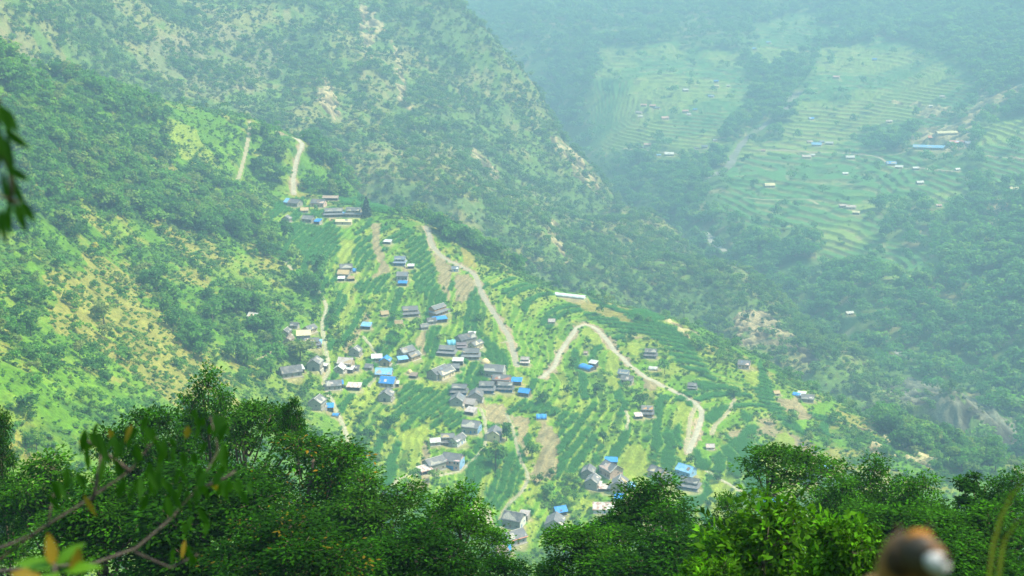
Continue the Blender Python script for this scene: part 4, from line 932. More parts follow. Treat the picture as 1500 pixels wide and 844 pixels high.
        s = MB(); s.slab((-L/2 - 0.3, -W/2 - 0.35, zf), (L/2 + 0.3, -W/2 - 0.35, zf), (L/2 + 0.3, W/2 + 0.3, zb), (-L/2 - 0.3, W/2 + 0.3, zb), 0.08, 5, 0.06, rnd); s.build('roof', rm, root)
        w = MB(); w.box(-L/2, L/2, W/2 - 0.25, W/2, -2.2, zb - 0.16); w.box(-L/2, -L/2 + 0.2, -W/2 + 0.3, W/2 - 0.252, -2.2, zf + 0.05); w.box(L/2 - 0.2, L/2, -W/2 + 0.3, W/2 - 0.252, -2.2, zf + 0.05)
        w.box(-L/2 + 0.202, L/2 - 0.202, W/2 - 1.0 - 0.25 * W, W/2 - 0.6 - 0.25 * W, -2.2, zf * 0.55); w.build('wall', WALL[rnd.choice(['stone', 'tan', 'dark', 'stone'])], root)
        for x in (-L/2 + 0.15, 0.0, L/2 - 0.15):
            q = MB(); q.box(x - 0.08, x + 0.08, -W/2 - 0.15, -W/2 + 0.01, -2.2, zf - 0.04); q.build('post', M_POST, root)
        if h['roof'] in ('rust', 'white', 'pinkgrey'):
            for i in range(3):
                q = MB(); x = rnd.uniform(-0.4, 0.4) * L; y = rnd.uniform(-0.3, 0.3) * W; z = zf + (y + W/2 + 0.35) / (W + 0.65) * (zb - zf); q.box(x, x + 0.4, y, y + 0.35, z - 0.02, z + 0.24); q.build('weight_stone', WALL['stone'], root)
    elif st == 'arch':
        n = 9; ro = MB(); th = 0.08; pts = []
        for i in range(n + 1):
            a = math.pi * i / n; pts.append((-math.cos(a) * W / 2, math.sin(a) ** 0.8 * hh * 0.75 + hh * 0.25))
        prof = pts + [(y * 0.97, z - th) for y, z in reversed(pts)]
        segs = 6 if L < 15 else 14
        for i in range(segs):
            k = 1 + 0.05 * math.sin(i * 2.1); x0, x1 = -L/2 + L * i / segs, -L/2 + L * (i + 1) / segs
            m_ = len(prof); k2 = 1 + 0.05 * math.sin((i + 1) * 2.1)
            ro.add([(x0, y * k, z * k) for y, z in prof] + [(x1, y * k2, z * k2) for y, z in prof], [(j, (j+1) % m_, m_ + (j+1) % m_, m_ + j) for j in range(m_)])
        ro.build('roof', rm, root, True)
        inner = [(y * 0.93, z - th - 0.03) for y, z in pts]; pr = [(inner[-1][0], -2.0), (inner[0][0], -2.0)] + inner
        
        for xa in (L/2 - 0.5, -L/2 + 0.35):
            e = MB(); e.prism(pr, xa, xa + 0.15); e.build('end_wall', WALL['dark'] if h['roof'] != 'plastic' else ROOF['plastic'], root)
        for i in range(3 if L < 15 else 9):
            x = -L/2 + 0.2 + (L - 0.4) * i / (2 if L < 15 else 8); q = MB(); q.tube([(x, y * 1.07, z * 1.07 + 0.02) for y, z in pts], [0.05] * len(pts), 4); q.build('hoop', M_POST if h['roof'] != 'plastic' else M_TRIM, root)
        for ya in (-W/2 - 0.1, W/2 - 0.12):
            q = MB(); q.box(-L/2, L/2, ya, ya + 0.22, -2.0, hh * 0.30); q.build('base_wall', WALL['stone'], root)
    elif st == 'dome':
        b = MB(); n, rings = 14, 7; vs = []; fs = []
        for j in range(rings + 1):
            t = j / rings; r = L / 2 * math.cos(t * math.pi / 2) ** 0.7; z = hh * 1.5 * t - 0.8 * (j == 0)
            for k in range(n):
                a = 2 * math.pi * k / n; q = 1 + rnd.uniform(-0.07, 0.07); vs.append((r * q * math.cos(a), r * q * math.sin(a), z))
        for j in range(rings):
            for k in range(n): fs.append((j*n + k, j*n + (k+1) % n, (j+1)*n + (k+1) % n, (j+1)*n + k))
        fs.append(tuple(rings*n + k for k in range(n))); b.add(vs, fs); b.build('straw_pile', rm, root, True)
        q = MB(); q.tube([(0, 0, hh), (0, 0, hh * 1.5 + 0.7)], [0.08, 0.05], 5); q.build('centre_pole', M_POST, root)
    return root
for h in HOUSES: build_house(h)
# ------------------------------------------------------------------ plants
GREENS = [(0.036,0.120,0.018),(0.056,0.160,0.018),(0.078,0.195,0.018),(0.085,0.225,0.022),(0.140,0.260,0.024),(0.170,0.220,0.050)]
M_LEAF = leaf_mat('leaves', GREENS, 0.5, region=0.55)
M_BUSH = leaf_mat('bush_leaves', [(0.034,0.120,0.016),(0.058,0.175,0.018),(0.090,0.220,0.016),(0.125,0.250,0.020),(0.150,0.200,0.040)], 0.42, region=0.35)
M_FARLEAF = leaf_mat('far_leaves', [(0.042,0.150,0.030),(0.064,0.195,0.036),(0.096,0.230,0.040),(0.150,0.270,0.044)], 0.5, region=0.4)
M_MAIZE = leaf_mat('maize_leaves', [(0.045,0.190,0.030),(0.058,0.215,0.036),(0.072,0.230,0.038)], 0.42)
M_MIDLEAF = leaf_mat('mountain_leaves', [(0.052,0.140,0.026),(0.078,0.175,0.030),(0.105,0.205,0.034),(0.165,0.240,0.040)], 0.5, region=0.4)
M_MIDBUSH = leaf_mat('dry_bush_leaves', [(0.075,0.130,0.040),(0.105,0.155,0.048),(0.140,0.170,0.065),(0.160,0.150,0.080)], 0.4, region=0.4)
M_CONIF = leaf_mat('conifer_needles', [(0.010,0.030,0.018),(0.012,0.034,0.020)], 0.1)
M_YELLOW = leaf_mat('yellow_green_leaves', [(0.15,0.20,0.03),(0.19,0.22,0.04)], 0.35)
M_BARK = mat('bark', (0.13,0.10,0.075), 0.95, 0.3, 4.0, bump=0.4)
NPR = np.random.default_rng(11)

def quads(P, N, size, rng, aspect=1.0, droop=0.0):
    """leaf sprays: one square-ish face at every P, facing roughly N"""
    n = len(P); N = N + rng.normal(0, 0.55, N.shape); N /= np.linalg.norm(N, axis=1, keepdims=True) + 1e-9
    ref = rng.normal(0, 1, N.shape); A = np.cross(N, ref); A /= np.linalg.norm(A, axis=1, keepdims=True) + 1e-9; B = np.cross(N, A)
    s = size * rng.uniform(0.6, 1.35, (n, 1)); A = A * s; B = B * s * aspect
    V = np.stack([P - A, P - B * 0.8 - N * s * 0.15, P + A, P + B * 0.8 + N * s * 0.12], 1).reshape(-1, 3)
    return V, np.arange(4 * n).reshape(n, 4)

def crown_arrays(kind, n, seed):
    """leaf sprays filling a crown about 1 m tall and wide, standing on z = 0"""
    rng = np.random.default_rng(seed)
    if kind == 'conifer':
        t = rng.random(n) ** 0.7; z = 0.06 + 0.94 * (1 - t); a = rng.uniform(0, 2 * np.pi, n); r = (0.20 * (1 - z) ** 0.75 + 0.015) * rng.uniform(0.75, 1.15, n) * (1 + 0.12 * np.sin(a * 5 + z * 9))
        P = np.stack([r * np.cos(a), r * np.sin(a), z], 1); N = np.stack([np.cos(a), np.sin(a), 0 * a + 0.5], 1)
        tint = rng.uniform(0.7, 1.3, n); return P, N, np.full(n, 0.035), tint
    k = {'round': 9, 'wide': 11, 'tall': 8, 'bush': 7, 'airy': 8}[kind]
    sx, sz, z0 = {'round': (0.40, 0.36, 0.58), 'wide': (0.52, 0.24, 0.66), 'tall': (0.24, 0.42, 0.56), 'bush': (0.46, 0.34, 0.34), 'airy': (0.42, 0.36, 0.60)}[kind]
    c = rng.normal(0, 1, (k, 3)); c /= np.linalg.norm(c, axis=1, keepdims=True); c *= rng.uniform(0.45, 0.8, (k, 1)); c[:, :2] *= sx; c[:, 2] = c[:, 2] * sz + z0
    lr = rng.uniform(0.14, 0.25, k) * (0.8 if kind == 'airy' else 1.0)
    w = rng.choice(k, n, p=lr ** 2 / (lr ** 2).sum())
    d = rng.normal(0, 1, (n, 3)); d /= np.linalg.norm(d, axis=1, keepdims=True); d[:, 2] = np.where(d[:, 2] < -0.4, -d[:, 2], d[:, 2])
    P = c[w] + d * lr[w][:, None] * rng.uniform(0.72, 1.12, (n, 1)) * np.array([1.0, 1.0, 0.85]); P[:, 2] = np.maximum(P[:, 2], 0.03)
    out = P - np.array([0, 0, z0 - 0.1]); out /= np.linalg.norm(out, axis=1, keepdims=True) + 1e-9
    tint = (0.8 + 0.4 * rng.random(k))[w] * rng.uniform(0.8, 1.2, n)
    return P, d * 0.6 + out * 0.6 + np.array([0, 0, 0.35]), np.full(n, 0.050 if kind != 'bush' else 0.075), tint

def trunk_mb(h, seed, r=0.022):
    rnd = random.Random(seed); b = MB(); x = y = 0.0; pts = []; rad = []
    for i in range(5):
        t = i / 4; pts.append((x, y, -0.06 + (h + 0.06) * t)); rad.append(r * (1.25 - 0.9 * t)); x += rnd.uniform(-0.02, 0.02); y += rnd.uniform(-0.02, 0.02)
    b.tube(pts, rad, 6)
    for i in range(4):
        a = rnd.uniform(0, 6.28); z = h * rnd.uniform(0.45, 0.8); p = Vector((0, 0, z))
        b.tube([p, p + Vector((math.cos(a) * 0.10, math.sin(a) * 0.10, 0.10)), p + Vector((math.cos(a) * 0.22, math.sin(a) * 0.22, 0.24))], [r * 0.5, r * 0.35, r * 0.12], 4)
    return b

def tinted(mesh_fn):
    return mesh_fn
def crown_mesh(name, kind, n, seed, m, size=None):
    P, N, s, t = crown_arrays(kind, n, seed); rng = np.random.default_rng(seed + 1)
    V, F = quads(P, N, (s if size is None else s * size)[:, None], rng)
    return np_mesh(name, V, F, [m], tint=np.stack([t, t * 1.0, t * 0.9], 1))
KINDS = ['round', 'round', 'wide', 'tall', 'round', 'wide', 'tall', 'airy']
CROWNS = [crown_mesh('crown', k, 420, 500 + i, M_LEAF) for i, k in enumerate(KINDS)]
TRUNKS = [trunk_mb(0.72, 600 + i).mesh('trunk', M_BARK, True) for i in range(len(KINDS))]
def whole(i, n, seed, m, kind):
    """trunk and crown in one mesh, for the plants that make up a mass"""
    P, N, s, t = crown_arrays(kind, n, seed); V, F = quads(P, N, (s * 1.2)[:, None], np.random.default_rng(seed + 1))
    me = np_mesh('plant', V, F, [m], tint=np.stack([t, t, t * 0.9], 1)); return me

# where plants can be seen from about here (used only to spend them where they show)
tan_ = (Z + 7.0) / RR[None]; _cm = np.maximum.accumulate(np.where(RR[None] > 250, Z / RR[None], -9), axis=1)
SEEN = tan_ >= _cm - 1e-6
INVIEW = (np.abs(AZ) < math.radians(27.5))[:, None] & (RR[None] > 330) & (RR[None] < 4300)
dA = RR[None] * np.gradient(RR)[None] * np.gradient(AZ)[:, None]
BASEW = np.where(INVIEW, np.where(SEEN, 1.0, 0.10), 0.0) * dA * ~BARE
BASEW[OWN == 3] = 0
_noroad = np.where(NEARROAD, 0.0, 1.0)

DENSE = [  # photo outlines of thickets and woods and how dense they are
 (0.95, [(-60,90),(0,80),(100,115),(180,145),(260,175),(250,250),(340,275),(385,310),(400,345),(350,360),(250,335),(120,325),(0,345),(-60,340)]),
 (0.4, [(240,430),(300,440),(310,520),(250,520)]), (0.5, [(340,440),(420,450),(420,515),(370,560),(335,520)]), (0.7, [(400,330),(430,360),(470,430),(440,430),(400,380)]),
 (0.55, [(474,440),(502,440),(506,520),(500,560),(484,520)]), (0.3, [(170,300),(250,330),(260,420),(200,420)]), (0.3, [(0,420),(60,400),(80,520),(60,640),(0,640)]),
 (0.7, [(372,190),(425,205),(428,275),(395,280),(355,270)]), (0.75, [(440,225),(500,215),(560,260),(620,325),(560,300),(500,290),(440,282)]), (0.75, [(620,330),(700,340),(800,380),(822,425),(765,400),(690,368)]),
 (0.3, [(640,445),(720,470),(742,510),(715,515),(660,490)]), (0.3, [(700,520),(750,515),(762,560),(745,560)]), (0.22, [(765,535),(850,550),(850,600),(780,590)]),
 (0.4, [(495,595),(600,640),(590,690),(520,690),(488,630)]), (0.3, [(640,700),(705,690),(720,745),(640,740)]), (0.35, [(760,710),(860,690),(920,760),(860,780),(780,790)]),
 (0.25, [(860,620),(900,610),(905,660),(870,660)]), (0.14, [(1195,600),(1260,625),(1340,655),(1440,690),(1300,715),(1200,660)]), (0.12, [(1040,500),(1090,520),(1160,560),(1230,600),(1190,580),(1100,545)]),
 (0.3, [(905,590),(940,560),(950,600),(920,640)]), (0.35, [(880,520),(930,530),(935,580),(905,580)]), (0.3, [(1000,650),(1035,660),(1060,720),(1020,700)]), (0.25, [(560,430),(600,440),(590,500),(550,500)]),
 (0.97, [(850,395),(900,300),(960,330),(1050,395),(1150,440),(1250,500),(1340,565),(1300,575),(1200,535),(1075,500),(1060,465),(1000,445),(930,440)]), (0.95, [(1320,600),(1400,640),(1480,690),(1400,690),(1300,640),(1290,600)]),
 (0.85, [(560,230),(640,250),(700,300),(780,370),(700,345),(620,320)]), (0.8, [(380,30),(470,40),(480,110),(440,150),(400,110)]), (0.7, [(0,0),(150,0),(180,60),(100,70),(0,60)]), (0.85,[(700,300),(850,330),(900,420),(830,420),(760,370)]),
 (0.8, [(590,60),(680,80),(700,160),(620,150)]), (0.75, [(700,60),(820,200),(860,270),(800,230),(720,130)]),
 (0.97, [(1330,0),(1500,0),(1520,180),(1450,190),(1440,105),(1330,70),(1250,70),(1220,0)]), (0.97, [(1380,280),(1520,270),(1520,640),(1350,560),(1280,480),(1280,400),(1360,410)]), (0.97, [(1050,360),(1180,330),(1195,400),(1290,400),(1300,520),(1200,480),(1120,420)]),
 (0.9, [(1090,90),(1160,60),(1190,120),(1140,180),(1100,180),(1080,140)]), (0.9, [(830,30),(900,60),(870,150),(845,130)]), (0.9, [(900,170),(1000,175),(1010,215),(900,215)]), (0.92, [(880,230),(1030,235),(1040,330),(960,320)]), (0.85, [(1270,200),(1340,210),(1330,240),(1270,235)]), (0.8,[(1410,205),(1450,200),(1430,300),(1400,280)]),
]
FOREST = np.full(X2.shape, 0.10, np.float32)
FOREST[n1] = (0.20 + 0.60 * sstep(0.48, 0.60, G1))[n1]; FOREST[n2] = (0.22 + 0.6 * sstep(0.45, 0.58, G1))[n2]
for d_, pts in DENSE: m = poly_mask(pts, 12.0); FOREST[m] = np.maximum(FOREST[m], d_)
FOREST[vill & n0] *= 0.65; FOREST[vill & (FOREST < 0.2)] = 0.04; FOREST[fart] = np.minimum(FOREST[fart], 0.025); FOREST[ROCKY] *= 0.05; FOREST[MA | OPEN] *= 0.03
FOREST *= _noroad * (0.35 + 0.9 * sstep(0.38, 0.55, G2))

def pick(weight, n):
    w = (BASEW * weight).ravel(); cw = np.cumsum(w); tot = cw[-1]
    i = np.searchsorted(cw, NPR.random(n) * tot); a, r = np.divmod(i, nr_)
    x = X2[a, r]; y = Y2[a, r]; sr = np.gradient(RR)[r]
    x = x + NPR.uniform(-0.6, 0.6, n) * np.maximum(sr, 1.0); y = y + NPR.uniform(-0.6, 0.6, n) * np.maximum(sr, 1.0)
    return x, y, height(x, y), a, r
near_tree = pick(np.where(n0, FOREST, 0), 5000)
mid_tree = pick(np.where(n1, FOREST, 0), 21000)
far_tree = pick(np.where(n2, FOREST, 0), 21000)
_bu = np.where(n0, 0.20 + 0.8 * sstep(0.46, 0.58, fbm(X2, Y2, 14, 3, 111)), 0) * np.where(vill, 0.05, 1.0) * (0.15 + 0.85 * _noroad) * np.where(MA | OPEN, 0.03, 1.0) * np.where(ROCKY, 0.3, 1.0)
near_bush = pick(_bu, 42000)
_bk = np.where(n0 & vill & ~MA & ~OPEN, 0.5 + FOREST, 0) ; bank_bush = pick(_bk * (0.15 + sstep(0.7, 0.85, fv)), 4500)
mid_bush = pick(np.where(n1, 0.5 + sstep(0.45, 0.6, G2), 0) * np.where(ROCKY, 0.30, 1), 46000)
far_bush = pick(np.where(n2, np.where(fart, 0.10 + 0.5 * sstep(0.8, 0.9, ff), 0.6), 0), 9000)
_fh = [(float(h['p'][0]), float(h['p'][1]), h['R1']) for h in HOUSES if h['d'] >= 1400]
def clear(pk, front):
    x, y, z, a, r = pk; ok = np.ones(len(x), bool)
    for hx, hy, hr in _fh:
        q = math.hypot(hx, hy); al = (x * hx + y * hy) / q - q; la = np.abs(x * hy - y * hx) / q; ok &= ~((la < hr + 2) & (al < hr + 3) & (al > -hr - front))
    return tuple(t[ok] for t in pk)
far_tree = clear(far_tree, 45.0); far_bush = clear(far_bush, 14.0)
maize = pick(np.where(MA & n0, 1.0, 0), 42000)

# mass plants: one object each, copies set on points
def gn_scatter(name, label, cat, protos, P, scl, rot, idx, group=None):
    key = 'kinds of ' + name; c = bpy.data.collections.new(key)
    for i, me in enumerate(protos):
        o = bpy.data.objects.new('%s_kind_%02d' % (name, i), me); c.objects.link(o)
    me = bpy.data.meshes.new(name); me.vertices.add(len(P)); me.vertices.foreach_set('co', np.asarray(P, np.float32).ravel())
    for nm, tp, val in (('scl', 'FLOAT_VECTOR', scl), ('rot', 'FLOAT_VECTOR', rot)):
        a = me.attributes.new(nm, tp, 'POINT'); a.data.foreach_set('vector', np.asarray(val, np.float32).ravel())
    a = me.attributes.new('idx', 'INT', 'POINT'); a.data.foreach_set('value', np.asarray(idx, np.int32)); me.update()
    ng = bpy.data.node_groups.new(name, 'GeometryNodeTree'); ng.interface.new_socket('Geometry', in_out='INPUT', socket_type='NodeSocketGeometry'); ng.interface.new_socket('Geometry', in_out='OUTPUT', socket_type='NodeSocketGeometry')
    N, Lk = ng.nodes.new, ng.links.new
    gi, go, iop, ci = N('NodeGroupInput'), N('NodeGroupOutput'), N('GeometryNodeInstanceOnPoints'), N('GeometryNodeCollectionInfo')
    ci.inputs['Collection'].default_value = c; ci.inputs['Separate Children'].default_value = True; ci.inputs['Reset Children'].default_value = True
    def attr(nm, tp):
        n = N('GeometryNodeInputNamedAttribute'); n.data_type = tp; n.inputs['Name'].default_value = nm; return n.outputs['Attribute']
    e2r = N('FunctionNodeEulerToRotation'); Lk(attr('rot', 'FLOAT_VECTOR'), e2r.inputs[0])
    Lk(gi.outputs[0], iop.inputs['Points']); Lk(ci.outputs[0], iop.inputs['Instance']); iop.inputs['Pick Instance'].default_value = True
    Lk(attr('idx', 'INT'), iop.inputs['Instance Index']); Lk(e2r.outputs[0], iop.inputs['Rotation']); Lk(attr('scl', 'FLOAT_VECTOR'), iop.inputs['Scale']); Lk(iop.outputs[0], go.inputs[0])
    o = link(name, me); md = o.modifiers.new('scatter', 'NODES'); md.node_group = ng
    tag(o, label, cat, group, 'stuff'); return o
def trs(n, lo, hi, wide=(0.85, 1.25), tilt=0.06, p=1.0):
    h = lo + (hi - lo) * NPR.random(n) ** p; w = h * NPR.uniform(*wide, n)
    return np.stack([w, w * NPR.uniform(0.85, 1.15, n), h], 1), np.stack([NPR.normal(0, tilt, n), NPR.normal(0, tilt, n), NPR.uniform(0, 6.28, n)], 1)

MASS = [whole(i, 260, 700 + i, M_LEAF, k) for i, k in enumerate(['round', 'wide', 'tall', 'round', 'wide', 'airy'])]
MASSF = [whole(i, 190, 740 + i, M_FARLEAF, k) for i, k in enumerate(['round', 'wide', 'round', 'wide', 'tall'])]
MASSM = [whole(i, 190, 840 + i, M_MIDLEAF, k) for i, k in enumerate(['round', 'wide', 'round', 'tall', 'wide'])]
BUSHM = [whole(i, 110, 860 + i, M_MIDBUSH, 'bush') for i in range(4)]
BUSH = [whole(i, 110, 780 + i, M_BUSH, 'bush') for i in range(5)]
def maize_mesh(seed):
    rng = np.random.default_rng(seed); V = []; F = []
    for k in range(7):
        bx, by = rng.uniform(-0.9, 0.9, 2); hgt = rng.uniform(1.5, 2.3)
        for j in range(5):
            a = rng.uniform(0, 6.28); z = hgt * (0.25 + 0.16 * j); l = rng.uniform(0.45, 0.8); dx, dy = math.cos(a), math.sin(a); o = len(V)
            V += [(bx - dy * 0.05, by + dx * 0.05, z), (bx + dy * 0.05, by - dx * 0.05, z), (bx + dx * l * 0.5 + dy * 0.07, by + dy * l * 0.5 - dx * 0.07, z + 0.32), (bx + dx * l * 0.5 - dy * 0.07, by + dy * l * 0.5 + dx * 0.07, z + 0.32), (bx + dx * l, by + dy * l, z + 0.05), (bx + dx * l, by + dy * l, z + 0.04)]
            F += [(o, o+1, o+2, o+3), (o+3, o+2, o+4, o+5)]
    F = np.array(F); t = np.random.default_rng(seed + 1).uniform(0.8, 1.2, len(F)); return np_mesh('plant', V, F, [M_MAIZE], tint=np.stack([t, t, t], 1))
MAIZE_ = [maize_mesh(820 + i) for i in range(4)]

# single trees: the ones that show largest are things of their own
x, y, z, a, r = near_tree
dist = np.sqrt(x*x + y*y + z*z); nt_ = len(x)
th = np.where(FOREST[a, r] > 0.45, 5.5 + 13.0 * NPR.random(nt_) ** 1.3, 3.5 + 7.0 * NPR.random(nt_) ** 1.5); tu, tv = project(x, y, z + th / 2)
GREG = [('trees of the wood on the upper left hillside', 'leafy tree in the dense wood on the upper left hillside', lambda u, v: (u < 400) & (v < 350)),
        ('trees scattered on the lower left hillside', 'leafy tree scattered among scrub on the lower left hillside', lambda u, v: (u < 430) & (v >= 350)),
        ('trees on the ridge behind the top hamlet', 'leafy tree on the ridge behind the top hamlet', lambda u, v: (u < 620) & (v < 335)),
        ('trees between the left path and the village houses', 'leafy tree on the slope between the left path and the village houses', lambda u, v: (u < 600)),
        ('trees on the spur crest and its right flank', 'leafy tree on the spur crest or its right flank', lambda u, v: (v < 440 + (u - 830) * 0.42 + 40) & (u > 620) & ((v < 430) | (u > 860))),
        ('trees among the middle village houses', 'leafy tree among the houses in the middle of the village', lambda u, v: (u < 790)),
        ('trees among the fields right of the village', 'leafy tree among the terraced fields right of the village', lambda u, v: u > 0)]
vis = SEEN[a, r] & (tu > 0) & (tu < 1500) & (tv < 800) & (tv > 0)
# keep trees off the roofs in the photo: none closer than a house length in front of a building
hp = np.array([(*h['p'][:2], h['R1']) for h in HOUSES if h['d'] < 1400])
for hx, hy, hr in hp:
    rr_ = math.hypot(hx, hy); al = (x * hx + y * hy) / rr_ - rr_; la = np.abs(x * hy - y * hx) / rr_
    bad = (la < hr + 1.0) & (al < hr + 1) & (al > -hr - 9); vis &= ~bad; th[bad] = 0
score = np.where(vis & (th > 0), th / dist, -1); order = np.argsort(-score)
SINGLE = order[:236]; rest = order[236:]; rest = rest[th[rest] > 0]
for q, i in enumerate(SINGLE):
    k = int(NPR.integers(len(KINDS))); hgt = float(th[i]); w = hgt * float(NPR.uniform(0.8, 1.15))
    for g, lab, fn in GREG:
        if fn(tu[i], tv[i]): break
    t = link('leafy_tree', None, None, (float(x[i]), float(y[i]), float(z[i]) - 0.1), float(NPR.uniform(0, 6.28)), (w, w, hgt)); tag(t, lab, 'tree', g)
    link('trunk', TRUNKS[k], t); link('crown', CROWNS[k], t)
x, y, z = x[rest], y[rest], z[rest]; n = len(x)
sc_, ro_ = trs(n, 1, 1); hh_ = th[rest][:, None]; gn_scatter('hillside_wood', 'mass of smaller trees covering the near hillsides', 'wood', MASS, np.stack([x, y, z - 0.1], 1), sc_ * hh_, ro_, NPR.integers(0, len(MASS), n))
def mass(name, label, cat, protos, pk, lo, hi, dz=0.1, p=1.0, wide=(0.85, 1.25), tilt=0.06):
    x, y, z, a, r = pk; n = len(x); s, ro = trs(n, lo, hi, wide, tilt, p)
    return gn_scatter(name, label, cat, protos, np.stack([x, y, z - dz], 1), s, ro, NPR.integers(0, len(protos), n))
mass('mountain_forest', 'forest patches covering the steep mountain behind the village', 'forest', MASSM, mid_tree, 5.0, 15.0, 0.3, 1.4)
mass('valley_forest', 'hazy forest covering the opposite valley side', 'forest', MASSF, far_tree, 8.0, 26.0, 0.4, 1.1)
mass('hillside_scrub', 'low bushes and scrub covering the near hillside', 'scrub', BUSH, near_bush, 0.9, 3.2, 0.15, 1.5, (1.0, 1.7))
mass('terrace_shrubs', 'shrubs along the banks between the village terraces', 'shrubs', BUSH, bank_bush, 0.9, 3.2, 0.15, 1.4, (1.0, 1.5))
mass('mountain_scrub', 'dry scrub on the steep mountain behind the village', 'scrub', BUSHM, mid_bush, 1.8, 5.5, 0.2, 1.3, (1.0, 1.7))
mass('valley_scrub', 'bushes along the terraces of the opposite valley side', 'scrub', BUSH, far_bush, 2.0, 5.5, 0.2, 1.3, (1.0, 1.6))
mass('maize_crop', 'blue-green maize growing in the terraced village fields', 'maize', MAIZE_, maize, 0.75, 1.15, 0.05, 1.0, (0.95, 1.1), 0.03)

# trees the photo singles out
def lone(u, v, hpx, kind, label, m=None, wide=1.0, n=560, name='leafy_tree', size=1.0):
    p, d = hit(u, v); hgt = hpx * d / F_PX; seed = int(u * 3 + v)
    t = link(name, None, None, (p[0], p[1], p[2] - 0.1), seed * 0.7, (hgt * wide, hgt * wide, hgt)); tag(t, label, 'tree')
    link('trunk', TRUNKS[seed % len(TRUNKS)], t); link('crown', crown_mesh('crown', kind, n, seed, m or M_LEAF, size), t)
lone(537,318,30,'conifer','dark cone-shaped tree at the right end of the top hamlet', M_CONIF, 1.15, 700, 'conifer_tree')
lone(779,670,26,'round','round green tree standing alone on the brown ploughed field')
lone(726,688,40,'round','leafy tree in front of the cream-gabled slate house')
lone(742,646,28,'tall','narrow dark tree right of the cream-gabled slate house')
lone(440,530,38,'wide','broad round tree between the cream-yellow roof and the broad low slate house', None, 1.25)
lone(397,545,46,'wide','big tree at the left edge of the village, left of the broad low slate house', None, 1.0)
lone(395,490,40,'round','big rounded tree above the left edge of the village')
lone(545,205,26,'round','yellow-green tree on the mountain slope above the top hamlet', M_YELLOW, 1.2)
lone(511,203,22,'round','yellow-green tree on the mountain slope, left of a similar one', M_YELLOW, 1.5)
lone(608,200,34,'round','large dark tree with pale top on the mountain slope', None, 1.2)
lone(938,598,26,'round','dark round tree above the orange-brown fronted house')
lone(974,548,22,'wide','dark tree right of the small white arched shelter')
lone(1002,470,30,'round','tall round tree on the spur crest by the maize band')
lone(140,372,18,'round','bright yellow tree on the left hillside', leaf_mat('bright_yellow_leaves', [(0.42,0.36,0.02),(0.46,0.40,0.03)], 0.3), 0.7)
lone(117,525,30,'round','bright green tree on the lower left grass slope', M_YELLOW, 0.8)
lone(152,475,34,'wide','dark spreading tree in the dry patch of the left hillside')
lone(884,650,20,'round','small round tree left of the pale terraces')
lone(1075,583,18,'wide','small tree in the brown strip near the spur crest')
lone(1052,706,16,'round','small dark round tree beside the lower footpath on the right')
# ------------------------------------------------------------------ the trees just below the camera
def fg_leaf_mat(name, cols, trans=0.42): return leaf_mat(name, cols, trans, rough=0.7, spec=0.03)
M_FG = [fg_leaf_mat('dark_green_leaves', [(0.007,0.034,0.001),(0.014,0.054,0.0012),(0.026,0.088,0.002)]), fg_leaf_mat('mid_green_leaves', [(0.012,0.050,0.0015),(0.030,0.098,0.003),(0.024,0.076,0.004)]), fg_leaf_mat('bright_green_leaves', [(0.034,0.096,0.003),(0.042,0.108,0.004)], 0.4)]
M_FGBARK = mat('grey_brown_bark', (0.10,0.075,0.055), 0.95, 0.3, 6.0, bump=0.4)

